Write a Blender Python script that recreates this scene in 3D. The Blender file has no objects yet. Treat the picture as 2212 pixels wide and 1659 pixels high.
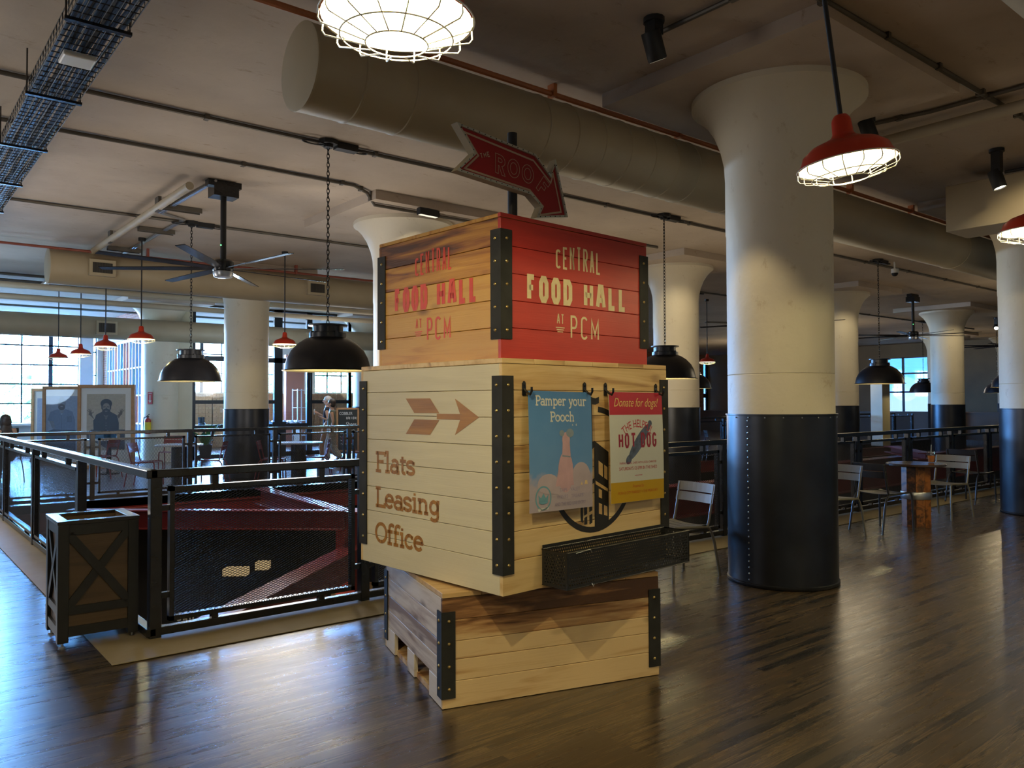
import bpy, math, random
from mathutils import Vector, Matrix
random.seed(7)
PI = math.pi
SC = bpy.context.scene
COL = SC.collection

# ---------------------------------------------------------------- camera
FPX, CX, CY, EYE = 1715.0, 1106.0, 829.5, Vector((0, 0, 1.5))
_F = Vector((.632, .775, 0)).normalized(); _R = Vector((_F.y, -_F.x, 0)); _U = Vector((0, 0, 1))
_p, _r = math.radians(1.353), math.radians(.22)
F2 = _F*math.cos(_p) + _U*math.sin(_p); U2 = _U*math.cos(_p) - _F*math.sin(_p)
R3 = _R*math.cos(_r) - U2*math.sin(_r); U3 = U2*math.cos(_r) + _R*math.sin(_r)
cam = bpy.data.cameras.new('camera'); cam.sensor_width = 36; cam.lens = 36*FPX/2212
cam.clip_start = .05; cam.clip_end = 400
camo = bpy.data.objects.new('camera', cam); COL.objects.link(camo)
camo.matrix_world = Matrix(((R3.x, U3.x, -F2.x, 0), (R3.y, U3.y, -F2.y, 0), (R3.z, U3.z, -F2.z, 1.5), (0, 0, 0, 1)))
SC.camera = camo

# ---------------------------------------------------------------- world, exposure, light paths
w = bpy.data.worlds.new('sky'); SC.world = w; w.use_nodes = True
nt = w.node_tree; nt.nodes.clear()
out = nt.nodes.new('ShaderNodeOutputWorld'); bg = nt.nodes.new('ShaderNodeBackground')
tc = nt.nodes.new('ShaderNodeTexCoord'); sp = nt.nodes.new('ShaderNodeSeparateXYZ'); rp = nt.nodes.new('ShaderNodeValToRGB')
nt.links.new(tc.outputs['Generated'], sp.inputs[0]); nt.links.new(sp.outputs['Z'], rp.inputs[0])
rp.color_ramp.elements[0].position = 0.0; rp.color_ramp.elements[0].color = (.34, .46, .62, 1)
rp.color_ramp.elements[1].position = .5; rp.color_ramp.elements[1].color = (.20, .45, 1.0, 1)
e = rp.color_ramp.elements.new(.02); e.color = (.12, .42, 1.0, 1)
nt.links.new(rp.outputs[0], bg.inputs[0]); bg.inputs[1].default_value = 165.0
nt.links.new(bg.outputs[0], out.inputs[0])
vs = SC.view_settings; vs.view_transform = 'Standard'; vs.look = 'None'; vs.exposure = 0.5; vs.gamma = 1.0; vs.use_curve_mapping = False
cy = SC.cycles
cy.max_bounces = 7; cy.diffuse_bounces = 4; cy.glossy_bounces = 3; cy.transmission_bounces = 4; cy.transparent_max_bounces = 10
cy.sample_clamp_indirect = 4.0; cy.sample_clamp_direct = 0; cy.caustics_reflective = False; cy.caustics_refractive = False
cy.use_denoising = True; cy.use_adaptive_sampling = True; cy.adaptive_threshold = .02
try: cy.use_light_tree = True
except Exception: pass

WARM = (1.0, .83, .42)
def lamp(kind, loc, energy, color=WARM, size=.05, target=None, name='lamp_or_fill_light', parent=None, angle=None, blend=.4):
    d = bpy.data.lights.new(name, kind); d.energy = energy; d.color = color
    if kind in ('POINT', 'SPOT'): d.shadow_soft_size = size
    if kind == 'SPOT': d.spot_size = math.radians(angle or 60); d.spot_blend = blend
    o = bpy.data.objects.new(name, d); COL.objects.link(o); o.location = loc
    if target is not None:
        o.rotation_euler = (Vector(target)-Vector(loc)).to_track_quat('-Z', 'Y').to_euler()
    if parent: o.parent = parent
    return o
lamp('SUN', (0, 20, 40), 290, (.28, .62, 1.0), .01, (0, 20+22, 0), 'sun')
def portal(c, w_, h_, normal):
    d = bpy.data.lights.new('window_daylight', 'AREA'); d.shape = 'RECTANGLE'; d.size = w_; d.size_y = h_
    d.cycles.is_portal = True
    o = bpy.data.objects.new('window_daylight', d); COL.objects.link(o); o.location = c
    o.rotation_euler = Vector(normal).to_track_quat('-Z', 'Z').to_euler()
portal((3.6, 28.4, 2.5), 4.6, 3.2, (0, -1, 0))
portal((11.1, 28.4, 2.95), 9.4, 2.1, (0, -1, 0))

# ---------------------------------------------------------------- pixel-to-place measuring helpers
def ray(x, y): return F2 + R3*((x-CX)/FPX) - U3*((y-CY)/FPX)
def PZ(x, y, z=0.0):
    d = ray(x, y); return EYE + d*((z-1.5)/d.z)
def PV(x, y, v):
    d = ray(x, y); return EYE + d*(v/d.y)
def PU(x, y, u):
    d = ray(x, y); return EYE + d*(u/d.x)
def PD(x, y, dep): return EYE + ray(x, y)*dep

# ---------------------------------------------------------------- materials
class NT:
    def __init__(s, name):
        s.m = bpy.data.materials.new(name); s.m.use_nodes = True; s.t = s.m.node_tree
        s.b = s.t.nodes['Principled BSDF']; s.o = s.t.nodes['Material Output']
    def n(s, typ, **k):
        a = s.t.nodes.new(typ)
        for q, v in k.items():
            if q in a.inputs: a.inputs[q].default_value = v
            else: setattr(a, q, v)
        return a
    def l(s, a, b): s.t.links.new(a, b)
def c4(c): return (c[0], c[1], c[2], 1)
def sr(r, g, b):
    f = lambda x: (x/255/12.92) if x/255 <= .04045 else ((x/255+.055)/1.055)**2.4
    return (f(r), f(g), f(b))
def mat(name, col, rough=.5, metal=0, var=.12, scale=6, bump=0, bscale=60, emit=None, es=0, spec=.5, stretch=(1, 1, 1)):
    t = NT(name); t.b.inputs['Roughness'].default_value = rough; t.b.inputs['Metallic'].default_value = metal
    t.b.inputs['Specular IOR Level'].default_value = spec
    if var:
        tc = t.n('ShaderNodeTexCoord'); mp = t.n('ShaderNodeMapping'); mp.inputs['Scale'].default_value = stretch
        nz = t.n('ShaderNodeTexNoise', Scale=scale, Detail=5.0)
        rp = t.n('ShaderNodeValToRGB'); t.l(tc.outputs['Object'], mp.inputs[0]); t.l(mp.outputs[0], nz.inputs['Vector'])
        rp.color_ramp.elements[0].position = .3; rp.color_ramp.elements[1].position = .7
        rp.color_ramp.elements[0].color = c4([x*(1-var) for x in col]); rp.color_ramp.elements[1].color = c4([min(1, x*(1+var)) for x in col])
        t.l(nz.outputs[0], rp.inputs[0]); t.l(rp.outputs[0], t.b.inputs['Base Color'])
        if bump:
            n2 = t.n('ShaderNodeTexNoise', Scale=bscale, Detail=4.0); t.l(mp.outputs[0], n2.inputs['Vector'])
            bp = t.n('ShaderNodeBump', Strength=bump, Distance=.01); t.l(n2.outputs[0], bp.inputs['Height']); t.l(bp.outputs[0], t.b.inputs['Normal'])
    else:
        t.b.inputs['Base Color'].default_value = c4(col)
    if emit: t.b.inputs['Emission Color'].default_value = c4(emit); t.b.inputs['Emission Strength'].default_value = es
    return t.m
def wood(name, cols, rough=.5, grain=1.0, knots=True, painted=0.0, isl=.55):
    """planks are separate islands of one mesh: each takes its own tone; grain runs along local x"""
    t = NT(name); tc = t.n('ShaderNodeTexCoord'); geo = t.n('ShaderNodeNewGeometry')
    wn = t.n('ShaderNodeTexWhiteNoise', noise_dimensions='1D'); t.l(geo.outputs['Random Per Island'], wn.inputs['W'])
    sc = t.n('ShaderNodeVectorMath', operation='SCALE'); sc.inputs['Scale'].default_value = 20; t.l(wn.outputs['Color'], sc.inputs[0])
    ad = t.n('ShaderNodeVectorMath', operation='ADD'); t.l(tc.outputs['Object'], ad.inputs[0]); t.l(sc.outputs[0], ad.inputs[1])
    mp = t.n('ShaderNodeMapping'); mp.inputs['Scale'].default_value = (1.3, 14, 14); t.l(ad.outputs[0], mp.inputs[0])
    n1 = t.n('ShaderNodeTexNoise', Scale=1.1*grain, Detail=6.0, Distortion=.9); t.l(mp.outputs[0], n1.inputs['Vector'])
    mp2 = t.n('ShaderNodeMapping'); mp2.inputs['Scale'].default_value = (4, 160, 160); t.l(ad.outputs[0], mp2.inputs[0])
    n2 = t.n('ShaderNodeTexNoise', Scale=1.0, Detail=3.0); t.l(mp2.outputs[0], n2.inputs['Vector'])
    mx = t.n('ShaderNodeMath', operation='MULTIPLY_ADD'); t.l(geo.outputs['Random Per Island'], mx.inputs[0]); mx.inputs[1].default_value = isl
    m3 = t.n('ShaderNodeMath', operation='MULTIPLY_ADD'); t.l(n1.outputs[0], m3.inputs[0]); m3.inputs[1].default_value = 1.7; m3.inputs[2].default_value = -.85+(1.25-isl)*.5
    t.l(m3.outputs[0], mx.inputs[2])
    m4 = t.n('ShaderNodeMath', operation='MULTIPLY_ADD'); t.l(n2.outputs[0], m4.inputs[0]); m4.inputs[1].default_value = .16; t.l(mx.outputs[0], m4.inputs[2])
    rp = t.n('ShaderNodeValToRGB'); t.l(m4.outputs[0], rp.inputs[0])
    el = rp.color_ramp.elements
    k = len(cols); el[0].position = .36; el[0].color = c4(cols[0]); el[1].position = 1.0; el[1].color = c4(cols[-1])
    for i in range(1, k-1):
        q = el.new(.36+.64*i/(k-1)); q.color = c4(cols[i])
    cur = rp.outputs[0]
    if knots:
        mk = t.n('ShaderNodeMapping'); mk.inputs['Scale'].default_value = (3.0, 7, 7); t.l(ad.outputs[0], mk.inputs[0])
        vo = t.n('ShaderNodeTexVoronoi', Scale=.9); t.l(mk.outputs[0], vo.inputs['Vector'])
        kr = t.n('ShaderNodeValToRGB'); kr.color_ramp.elements[0].position = .06; kr.color_ramp.elements[1].position = .2
        kr.color_ramp.elements[0].color = (.32, .25, .2, 1); kr.color_ramp.elements[1].color = (1, 1, 1, 1)
        t.l(vo.outputs['Distance'], kr.inputs[0])
        mm = t.n('ShaderNodeMix', data_type='RGBA', blend_type='MULTIPLY'); mm.inputs['Factor'].default_value = .8
        t.l(cur, mm.inputs['A']); t.l(kr.outputs[0], mm.inputs['B']); cur = mm.outputs['Result']
    t.l(cur, t.b.inputs['Base Color']); t.b.inputs['Roughness'].default_value = rough
    bp = t.n('ShaderNodeBump', Strength=.15, Distance=.004); t.l(n2.outputs[0], bp.inputs['Height']); t.l(bp.outputs[0], t.b.inputs['Normal'])
    return t.m
def floor_mat():
    t = NT('dark_hardwood'); tc = t.n('ShaderNodeTexCoord')
    br = t.n('ShaderNodeTexBrick'); br.offset = .37; br.inputs['Scale'].default_value = 1.0
    br.inputs['Brick Width'].default_value = 1.3; br.inputs['Row Height'].default_value = .057; br.inputs['Mortar Size'].default_value = .0016
    br.inputs['Color1'].default_value = (0, 0, 0, 1); br.inputs['Color2'].default_value = (1, 1, 1, 1); br.inputs['Mortar'].default_value = (.2, .2, .2, 1)
    t.l(tc.outputs['Object'], br.inputs['Vector'])
    mp = t.n('ShaderNodeMapping'); mp.inputs['Scale'].default_value = (1.2, 9, 1); t.l(tc.outputs['Object'], mp.inputs[0])
    n1 = t.n('ShaderNodeTexNoise', Scale=1.6, Detail=7.0, Roughness=.7); t.l(mp.outputs[0], n1.inputs['Vector'])
    n3 = t.n('ShaderNodeTexNoise', Scale=.9, Detail=4.0); t.l(tc.outputs['Object'], n3.inputs['Vector'])
    m1 = t.n('ShaderNodeMath', operation='MULTIPLY_ADD'); t.l(br.outputs['Color'], m1.inputs[0]); m1.inputs[1].default_value = .50; t.l(n1.outputs[0], m1.inputs[2])
    m2 = t.n('ShaderNodeMath', operation='MULTIPLY_ADD'); t.l(n3.outputs[0], m2.inputs[0]); m2.inputs[1].default_value = .55; t.l(m1.outputs[0], m2.inputs[2])
    mp5 = t.n('ShaderNodeMapping'); mp5.inputs['Scale'].default_value = (.9, 55, 1); t.l(tc.outputs['Object'], mp5.inputs[0])
    n5 = t.n('ShaderNodeTexNoise', Scale=1.5, Detail=5.0, Roughness=.7); t.l(mp5.outputs[0], n5.inputs['Vector'])
    m5 = t.n('ShaderNodeMath', operation='MULTIPLY_ADD'); t.l(n5.outputs[0], m5.inputs[0]); m5.inputs[1].default_value = 1.3; t.l(m2.outputs[0], m5.inputs[2])
    m6 = t.n('ShaderNodeMath', operation='ADD'); t.l(m5.outputs[0], m6.inputs[0]); m6.inputs[1].default_value = -.65; m2 = m6
    rp = t.n('ShaderNodeValToRGB'); t.l(m2.outputs[0], rp.inputs[0]); el = rp.color_ramp.elements
    el[0].position = .62; el[0].color = (.010, .008, .006, 1); el[1].position = 1.40; el[1].color = (.19, .122, .052, 1)
    q = el.new(.88); q.color = (.026, .019, .012, 1); q = el.new(1.12); q.color = (.058, .039, .020, 1)
    mp4 = t.n('ShaderNodeMapping'); mp4.inputs['Scale'].default_value = (2.0, 6, 1); t.l(tc.outputs['Object'], mp4.inputs[0])
    n4 = t.n('ShaderNodeTexNoise', Scale=1.3, Detail=6.0, Roughness=.65); t.l(mp4.outputs[0], n4.inputs['Vector'])
    fr = t.n('ShaderNodeValToRGB'); t.l(n4.outputs[0], fr.inputs[0]); fr.color_ramp.elements[0].position = .58; fr.color_ramp.elements[1].position = .72
    fr.color_ramp.elements[0].color = (0, 0, 0, 1); fr.color_ramp.elements[1].color = (.75, .75, .75, 1)
    mo = t.n('ShaderNodeMix', data_type='RGBA'); t.l(fr.outputs[0], mo.inputs['Factor']); t.l(rp.outputs[0], mo.inputs['A']); mo.inputs['B'].default_value = (.13, .068, .022, 1)
    t.l(mo.outputs['Result'], t.b.inputs['Base Color'])
    rr = t.n('ShaderNodeMapRange'); rr.inputs['From Min'].default_value = .3; rr.inputs['From Max'].default_value = .7
    rr.inputs['To Min'].default_value = .21; rr.inputs['To Max'].default_value = .38; t.l(n1.outputs[0], rr.inputs[0]); t.l(rr.outputs[0], t.b.inputs['Roughness'])
    t.b.inputs['Coat Weight'].default_value = .7; t.b.inputs['Coat Roughness'].default_value = .26
    bp = t.n('ShaderNodeBump', Strength=.35, Distance=.003); iv = t.n('ShaderNodeMath', operation='MULTIPLY_ADD'); iv.inputs[1].default_value = -1.0
    t.l(br.outputs['Fac'], iv.inputs[0]); t.l(n1.outputs[0], iv.inputs[2]); t.l(iv.outputs[0], bp.inputs['Height']); t.l(bp.outputs[0], t.b.inputs['Normal']); t.l(bp.outputs[0], t.b.inputs['Coat Normal'])
    return t.m
def concrete(name, c1, c2, stain, rough=.75, boards=False):
    t = NT(name); tc = t.n('ShaderNodeTexCoord'); t.b.inputs['Roughness'].default_value = rough
    n1 = t.n('ShaderNodeTexNoise', Scale=.7, Detail=8.0, Roughness=.6); t.l(tc.outputs['Object'], n1.inputs['Vector'])
    rp = t.n('ShaderNodeValToRGB'); rp.color_ramp.elements[0].position = .35; rp.color_ramp.elements[1].position = .65
    rp.color_ramp.elements[0].color = c4(c1); rp.color_ramp.elements[1].color = c4(c2); t.l(n1.outputs[0], rp.inputs[0])
    mp = t.n('ShaderNodeMapping'); mp.inputs['Scale'].default_value = (2.2, 5, 3); t.l(tc.outputs['Object'], mp.inputs[0])
    n2 = t.n('ShaderNodeTexNoise', Scale=1.7, Detail=6.0, Roughness=.75); t.l(mp.outputs[0], n2.inputs['Vector'])
    r2 = t.n('ShaderNodeValToRGB'); r2.color_ramp.elements[0].position = .60; r2.color_ramp.elements[1].position = .72
    r2.color_ramp.elements[0].color = (0, 0, 0, 1); r2.color_ramp.elements[1].color = (.7, .7, .7, 1); t.l(n2.outputs[0], r2.inputs[0])
    mo = t.n('ShaderNodeMix', data_type='RGBA'); t.l(r2.outputs[0], mo.inputs['Factor']); t.l(rp.outputs[0], mo.inputs['A']); mo.inputs['B'].default_value = c4(stain)
    t.l(mo.outputs['Result'], t.b.inputs['Base Color'])
    n3 = t.n('ShaderNodeTexNoise', Scale=9, Detail=6.0); t.l(tc.outputs['Object'], n3.inputs['Vector'])
    bp = t.n('ShaderNodeBump', Strength=.25, Distance=.02); t.l(n3.outputs[0], bp.inputs['Height']); t.l(bp.outputs[0], t.b.inputs['Normal'])
    return t.m
def brick(name):
    t = NT(name); tc = t.n('ShaderNodeTexCoord'); sx = t.n('ShaderNodeSeparateXYZ'); t.l(tc.outputs['Object'], sx.inputs[0])
    a = t.n('ShaderNodeMath', operation='ADD'); t.l(sx.outputs[0], a.inputs[0]); t.l(sx.outputs[1], a.inputs[1])
    cb = t.n('ShaderNodeCombineXYZ'); t.l(a.outputs[0], cb.inputs[0]); t.l(sx.outputs[2], cb.inputs[1])
    br = t.n('ShaderNodeTexBrick'); br.inputs['Scale'].default_value = 1; br.inputs['Brick Width'].default_value = .22; br.inputs['Row Height'].default_value = .075
    br.inputs['Mortar Size'].default_value = .006; br.inputs['Color1'].default_value = (.30, .12, .07, 1); br.inputs['Color2'].default_value = (.20, .08, .05, 1)
    br.inputs['Mortar'].default_value = (.3, .26, .22, 1); t.l(cb.outputs[0], br.inputs['Vector']); t.l(br.outputs[0], t.b.inputs['Base Color'])
    t.b.inputs['Roughness'].default_value = .85; return t.m
def glass(name, tint=(1, 1, 1), refl=.06):
    t = NT(name); tr = t.n('ShaderNodeBsdfTransparent'); tr.inputs[0].default_value = c4(tint)
    gl = t.n('ShaderNodeBsdfGlossy'); gl.inputs['Roughness'].default_value = .03
    mx = t.n('ShaderNodeMixShader'); mx.inputs[0].default_value = refl; t.l(tr.outputs[0], mx.inputs[1]); t.l(gl.outputs[0], mx.inputs[2]); t.l(mx.outputs[0], t.o.inputs[0])
    return t.m
def emitm(name, col, s):
    t = NT(name); em = t.n('ShaderNodeEmission'); em.inputs[0].default_value = c4(col); em.inputs[1].default_value = s; t.l(em.outputs[0], t.o.inputs[0]); return t.m

M = {}
M['floor'] = floor_mat()
M['ceiling'] = concrete('ceiling_concrete', (.44, .36, .285), (.56, .47, .38), (.30, .20, .11))
M['column'] = concrete('cream_painted_concrete', (.66, .60, .47), (.74, .67, .53), (.5, .40, .26), rough=.55)
M['curb'] = concrete('tan_concrete_curb', (.30, .235, .13), (.38, .30, .17), (.24, .18, .10), rough=.6)
M['black'] = mat('black_steel', (.014, .014, .016), .24, 0, .3, 8)
M['blackmatte'] = mat('black_matte', (.012, .012, .013), .55, 0, .2, 8)
M['sleeve'] = mat('black_sleeve_steel', (.042, .044, .05), .36, .9, .2, 3)
M['dome'] = mat('black_enamel', (.016, .017, .022), .3, .2, .1, 5)
M['domein'] = mat('cream_enamel_inside', (.75, .68, .5), .4, 0, .03, 5)
M['bracket'] = mat('charcoal_angle_iron', (.026, .026, .025), .62, 0, .3, 9, spec=.25)
M['brass'] = mat('brass_rivet', (.55, .40, .16), .3, .9, .1, 9)
M['steel'] = mat('galvanised_steel', (.42, .43, .45), .32, .85, .12, 9)
M['conduit'] = mat('grey_conduit', (.13, .115, .095), .5, .4, .15, 5)
M['duct'] = mat('tan_painted_duct', (.42, .345, .225), .5, 0, .06, 2)
M['ductcap'] = mat('tan_painted_duct_cap', (.46, .385, .255), .5, 0, .05, 2)
M['creampipe'] = mat('cream_painted_pipe', (.5, .43, .31), .5, 0, .08, 3)
M['orangepipe'] = mat('orange_painted_pipe', (.42, .13, .035), .5, 0, .12, 3)
M['redpipe'] = mat('red_painted_pipe', (.26, .065, .04), .5, 0, .12, 3)
M['redlamp'] = mat('red_enamel', (.52, .035, .012), .28, 0, .05, 5)
M['whitewire'] = mat('white_wire', (.8, .77, .66), .4, 0, 0)
M['bulb'] = emitm('glowing_bulb', (1, .86, .58), 16)
M['farbulb'] = emitm('glowing_far_bulb', (1, .84, .55), 7)
M['lampin'] = mat('white_enamel_inside', (.85, .82, .72), .4, 0, 0)
M['domebulb'] = emitm('glowing_dome_bulb', (1, .84, .55), 1.2)
M['spotface'] = emitm('spot_lens_glow', (1, .88, .6), 14)
M['redsteel'] = mat('red_painted_steel', (.17, .016, .014), .32, .1, .15, 3)
M['honey'] = wood('honey_crate_wood', [sr(84, 46, 16), sr(140, 84, 30), sr(180, 124, 44), sr(196, 142, 58), sr(204, 154, 68)], .42)
M['redpaint'] = wood('red_painted_boards', [(.40, .026, .018), (.46, .03, .02), (.50, .036, .023)], .42, knots=False, isl=.2)
M['creampaint'] = wood('cream_painted_boards', [(.66, .59, .42), (.70, .63, .46), (.73, .66, .48)], .5, knots=False, isl=.2)
M['palewood'] = wood('pale_crate_wood', [sr(168, 126, 78), sr(208, 170, 114), sr(222, 190, 136), sr(228, 198, 146)], .45, isl=.3)
M['mixwood'] = wood('mixed_natural_wood', [sr(96, 64, 40), sr(156, 112, 72), sr(190, 148, 102), sr(212, 178, 130), sr(222, 192, 146)], .45, isl=.7)
M['greywood'] = wood('bleached_pallet_wood', [sr(140, 116, 98), sr(190, 172, 156), sr(214, 200, 184), sr(224, 212, 198)], .5, isl=.7)
M['crateend'] = wood('crate_top_wood', [sr(170, 128, 82), sr(206, 166, 112), sr(220, 186, 134)], .5)
M['inlaid'] = wood('bare_wood_lettering', [sr(138, 88, 26), sr(166, 112, 40), sr(180, 126, 48)], .45, knots=False, isl=.3)
M['redletter'] = mat('red_letter_paint', (.66, .06, .03), .45, 0, .1, 20)
M['tanletter'] = mat('tan_letter_paint', (.70, .58, .34), .45, 0, .1, 20)
M['blackletter'] = mat('black_logo_paint', (.022, .02, .018), .5, 0, .15, 20)
M['woodletter'] = wood('logo_bare_wood', [sr(200, 160, 104), sr(218, 184, 128)], .45, knots=False, isl=.2)
M['signred'] = mat('sign_red_enamel', (.33, .012, .018), .35, 0, .06, 3)
M['signrim'] = mat('sign_pale_rim', (.50, .52, .46), .35, .2, .06, 8)
M['signside'] = mat('sign_tan_side', (.36, .30, .20), .5, 0, .06, 5)
M['signline'] = mat('sign_beige_line', (.52, .38, .27), .4, 0, 0)
M['chairgrey'] = mat('grey_painted_aluminium', (.19, .175, .145), .42, .25, .06, 5)
M['chairdark'] = mat('dark_grey_aluminium', (.045, .045, .048), .38, .35, .06, 5)
M['chairred'] = mat('red_painted_aluminium', (.20, .022, .024), .35, .3, .06, 5)
M['barrel'] = wood('reclaimed_dark_wood', [sr(40, 24, 14), sr(84, 50, 24), sr(150, 92, 40)], .5)
M['tabletop'] = mat('dark_table_top', (.05, .03, .02), .22, 0, .2, 5)
M['paletop'] = mat('pale_table_top', (.5, .5, .5), .3, .3, .05, 5)
M['brownpanel'] = wood('bronze_brown_panel', [(.060, .036, .020), (.085, .052, .028), (.10, .062, .034)], .4, knots=False)
M['planterframe'] = mat('charcoal_planter_frame', (.022, .022, .023), .42, .3, .2, 8)
M['frameoak'] = mat('oak_picture_frame', (.42, .22, .09), .45, 0, .15, 9)
M['paper'] = mat('white_paper', (.72, .70, .64), .5, 0, 0)
M['brick'] = brick('red_brick')
M['wallcream'] = mat('cream_wall', (.62, .56, .42), .6, 0, .05, 2)
M['wallgrey'] = mat('grey_white_wall', (.6, .58, .53), .6, 0, .05, 2)
M['walldark'] = mat('dark_brown_wall', (.055, .035, .02), .6, 0, .2, 2)
M['wallochre'] = mat('ochre_wall', (.17, .105, .038), .6, 0, .15, 1)
M['glass'] = glass('clear_glass')
M['mull'] = mat('black_window_bar', (.02, .024, .03), .45, .2, .1, 5)
M['whitebar'] = mat('white_window_bar', (.75, .77, .8), .5, 0, 0)
M['teal'] = glass('teal_glass', (.10, .62, .72)); M['redglass'] = glass('red_glass', (.7, .25, .15)); M['amber'] = glass('pale_blue_glass', (.72, .86, 1))
M['plastic'] = mat('white_plastic', (.7, .7, .68), .4, 0, 0)
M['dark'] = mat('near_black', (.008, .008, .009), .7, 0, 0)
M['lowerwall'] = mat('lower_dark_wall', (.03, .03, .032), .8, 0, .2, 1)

# ---------------------------------------------------------------- mesh builder
def basis(d):
    d = Vector(d).normalized(); a = Vector((0, 0, 1)) if abs(d.z) < .9 else Vector((1, 0, 0))
    x = d.cross(a).normalized(); return x, x.cross(d).normalized(), d
class MB:
    def __init__(s): s.v = []; s.f = []; s.mi = []; s.sm = []; s.cur = 0; s.smooth = False
    def m(s, i): s.cur = i; return s
    def add(s, vs, fs, smooth=False):
        b = len(s.v); s.v += [tuple(v) for v in vs]
        for f in fs: s.f.append([b+i for i in f]); s.mi.append(s.cur); s.sm.append(smooth)
        return s
    def box(s, x0, x1, y0, y1, z0, z1):
        vs = [(x, y, z) for z in (z0, z1) for y in (y0, y1) for x in (x0, x1)]
        return s.add(vs, [(0, 2, 3, 1), (4, 5, 7, 6), (0, 1, 5, 4), (2, 6, 7, 3), (0, 4, 6, 2), (1, 3, 7, 5)])
    def bar(s, p, q, w_, h_, up=None):
        p, q = Vector(p), Vector(q); x, y, d = basis(q-p)
        if up is not None:
            y = (Vector(up) - d*Vector(up).dot(d)).normalized(); x = y.cross(d)
        vs = [b + x*(sx*w_/2) + y*(sy*h_/2) for b in (p, q) for sx, sy in ((-1, -1), (1, -1), (1, 1), (-1, 1))]
        return s.add(vs, [(3, 2, 1, 0), (4, 5, 6, 7), (0, 1, 5, 4), (1, 2, 6, 5), (2, 3, 7, 6), (3, 0, 4, 7)])
    def tube(s, pts, r, n=8, closed=False, caps=True):
        pts = [Vector(p) for p in pts]; rs = r if isinstance(r, (list, tuple)) else [r]*len(pts); k = len(pts); vs = []
        px = None
        for i, p in enumerate(pts):
            if closed: d = pts[(i+1) % k]-pts[i-1]
            else: d = pts[min(i+1, k-1)]-pts[max(i-1, 0)]
            if d.length < 1e-9: d = Vector((0, 0, 1))
            d.normalize()
            if px is None: px = basis(d)[0]
            else:
                px = px - d*px.dot(d)
                px = px.normalized() if px.length > 1e-6 else basis(d)[0]
            py = d.cross(px)
            vs += [p + (px*math.cos(2*PI*j/n)+py*math.sin(2*PI*j/n))*rs[i] for j in range(n)]
        fs = [(i*n+j, i*n+(j+1) % n, ((i+1) % k)*n+(j+1) % n, ((i+1) % k)*n+j) for i in range(k if closed else k-1) for j in range(n)]
        s.add(vs, fs, True)
        if caps and not closed:
            b = len(s.v)-k*n
            for rr in (list(range(n))[::-1], [(k-1)*n+j for j in range(n)]):
                s.f.append([b+j for j in rr]); s.mi.append(s.cur); s.sm.append(False)
        return s
    def cyl(s, c, r, h, n=24, r2=None): 
        c = Vector(c); return s.tube([c, c+Vector((0, 0, h))], [r, r if r2 is None else r2], n)
    def lathe(s, prof, c=(0, 0, 0), n=32):
        c = Vector(c); k = len(prof)
        vs = [c+Vector((r*math.cos(2*PI*j/n), r*math.sin(2*PI*j/n), z)) for r, z in prof for j in range(n)]
        fs = [(i*n+j, i*n+(j+1) % n, (i+1)*n+(j+1) % n, (i+1)*n+j) for i in range(k-1) for j in range(n)]
        return s.add(vs, fs, True)
    def prism(s, poly, ext, smooth=False):
        poly = [Vector(p) for p in poly]; ext = Vector(ext); k = len(poly)
        return s.add(poly+[p+ext for p in poly], [list(range(k))[::-1], list(range(k, 2*k))]+[(i, (i+1) % k, k+(i+1) % k, k+i) for i in range(k)])
    def poly(s, pts): return s.add(pts, [list(range(len(pts)))])
    def ball(s, c, rx, ry=None, rz=None, n=14, m=8):
        ry = rx if ry is None else ry; rz = rx if rz is None else rz; c = Vector(c)
        vs = []
        for i in range(m+1):
            a = PI*i/m
            vs += [c+Vector((rx*math.sin(a)*math.cos(2*PI*j/n), ry*math.sin(a)*math.sin(2*PI*j/n), rz*math.cos(a))) for j in range(n)]
        return s.add(vs, [(i*n+j, (i+1)*n+j, (i+1)*n+(j+1) % n, i*n+(j+1) % n) for i in range(m) for j in range(n)], True)
    def xf(s, mtx, start=0):
        for i in range(start, len(s.v)): s.v[i] = tuple(mtx @ Vector(s.v[i]))
        return s
    def build(s, name, mats, parent=None, loc=None, rz=None, bevel=0, seg=2, sharp=40):
        me = bpy.data.meshes.new(name); me.from_pydata(s.v, [], s.f); me.update()
        for i, p in enumerate(me.polygons): p.material_index = s.mi[i]; p.use_smooth = s.sm[i]
        if any(s.sm):
            try: me.set_sharp_from_angle(angle=math.radians(sharp))
            except Exception: pass
        for m_ in (mats if isinstance(mats, (list, tuple)) else [mats]): me.materials.append(M[m_] if isinstance(m_, str) else m_)
        o = bpy.data.objects.new(name, me); COL.objects.link(o)
        if parent is not None: o.parent = parent
        if loc is not None: o.location = loc
        if rz is not None: o.rotation_euler.z = rz
        if bevel:
            b = o.modifiers.new('bevel', 'BEVEL'); b.width = bevel; b.segments = seg; b.limit_method = 'ANGLE'
        return o
def tag(o, label, cat, group=None, kind=None):
    o['label'] = label; o['category'] = cat
    if group: o['group'] = group
    if kind: o['kind'] = kind
    return o
def thing(name, label, cat, loc=(0, 0, 0), rz=0, group=None, kind=None):
    o = bpy.data.objects.new(name, None); COL.objects.link(o); o.location = loc; o.rotation_euler = (0, 0, rz)
    o.empty_display_size = .1
    return tag(o, label, cat, group, kind)
def struct(o, label=None):
    o['kind'] = 'structure'
    if label: o['label'] = label
    return o
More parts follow.
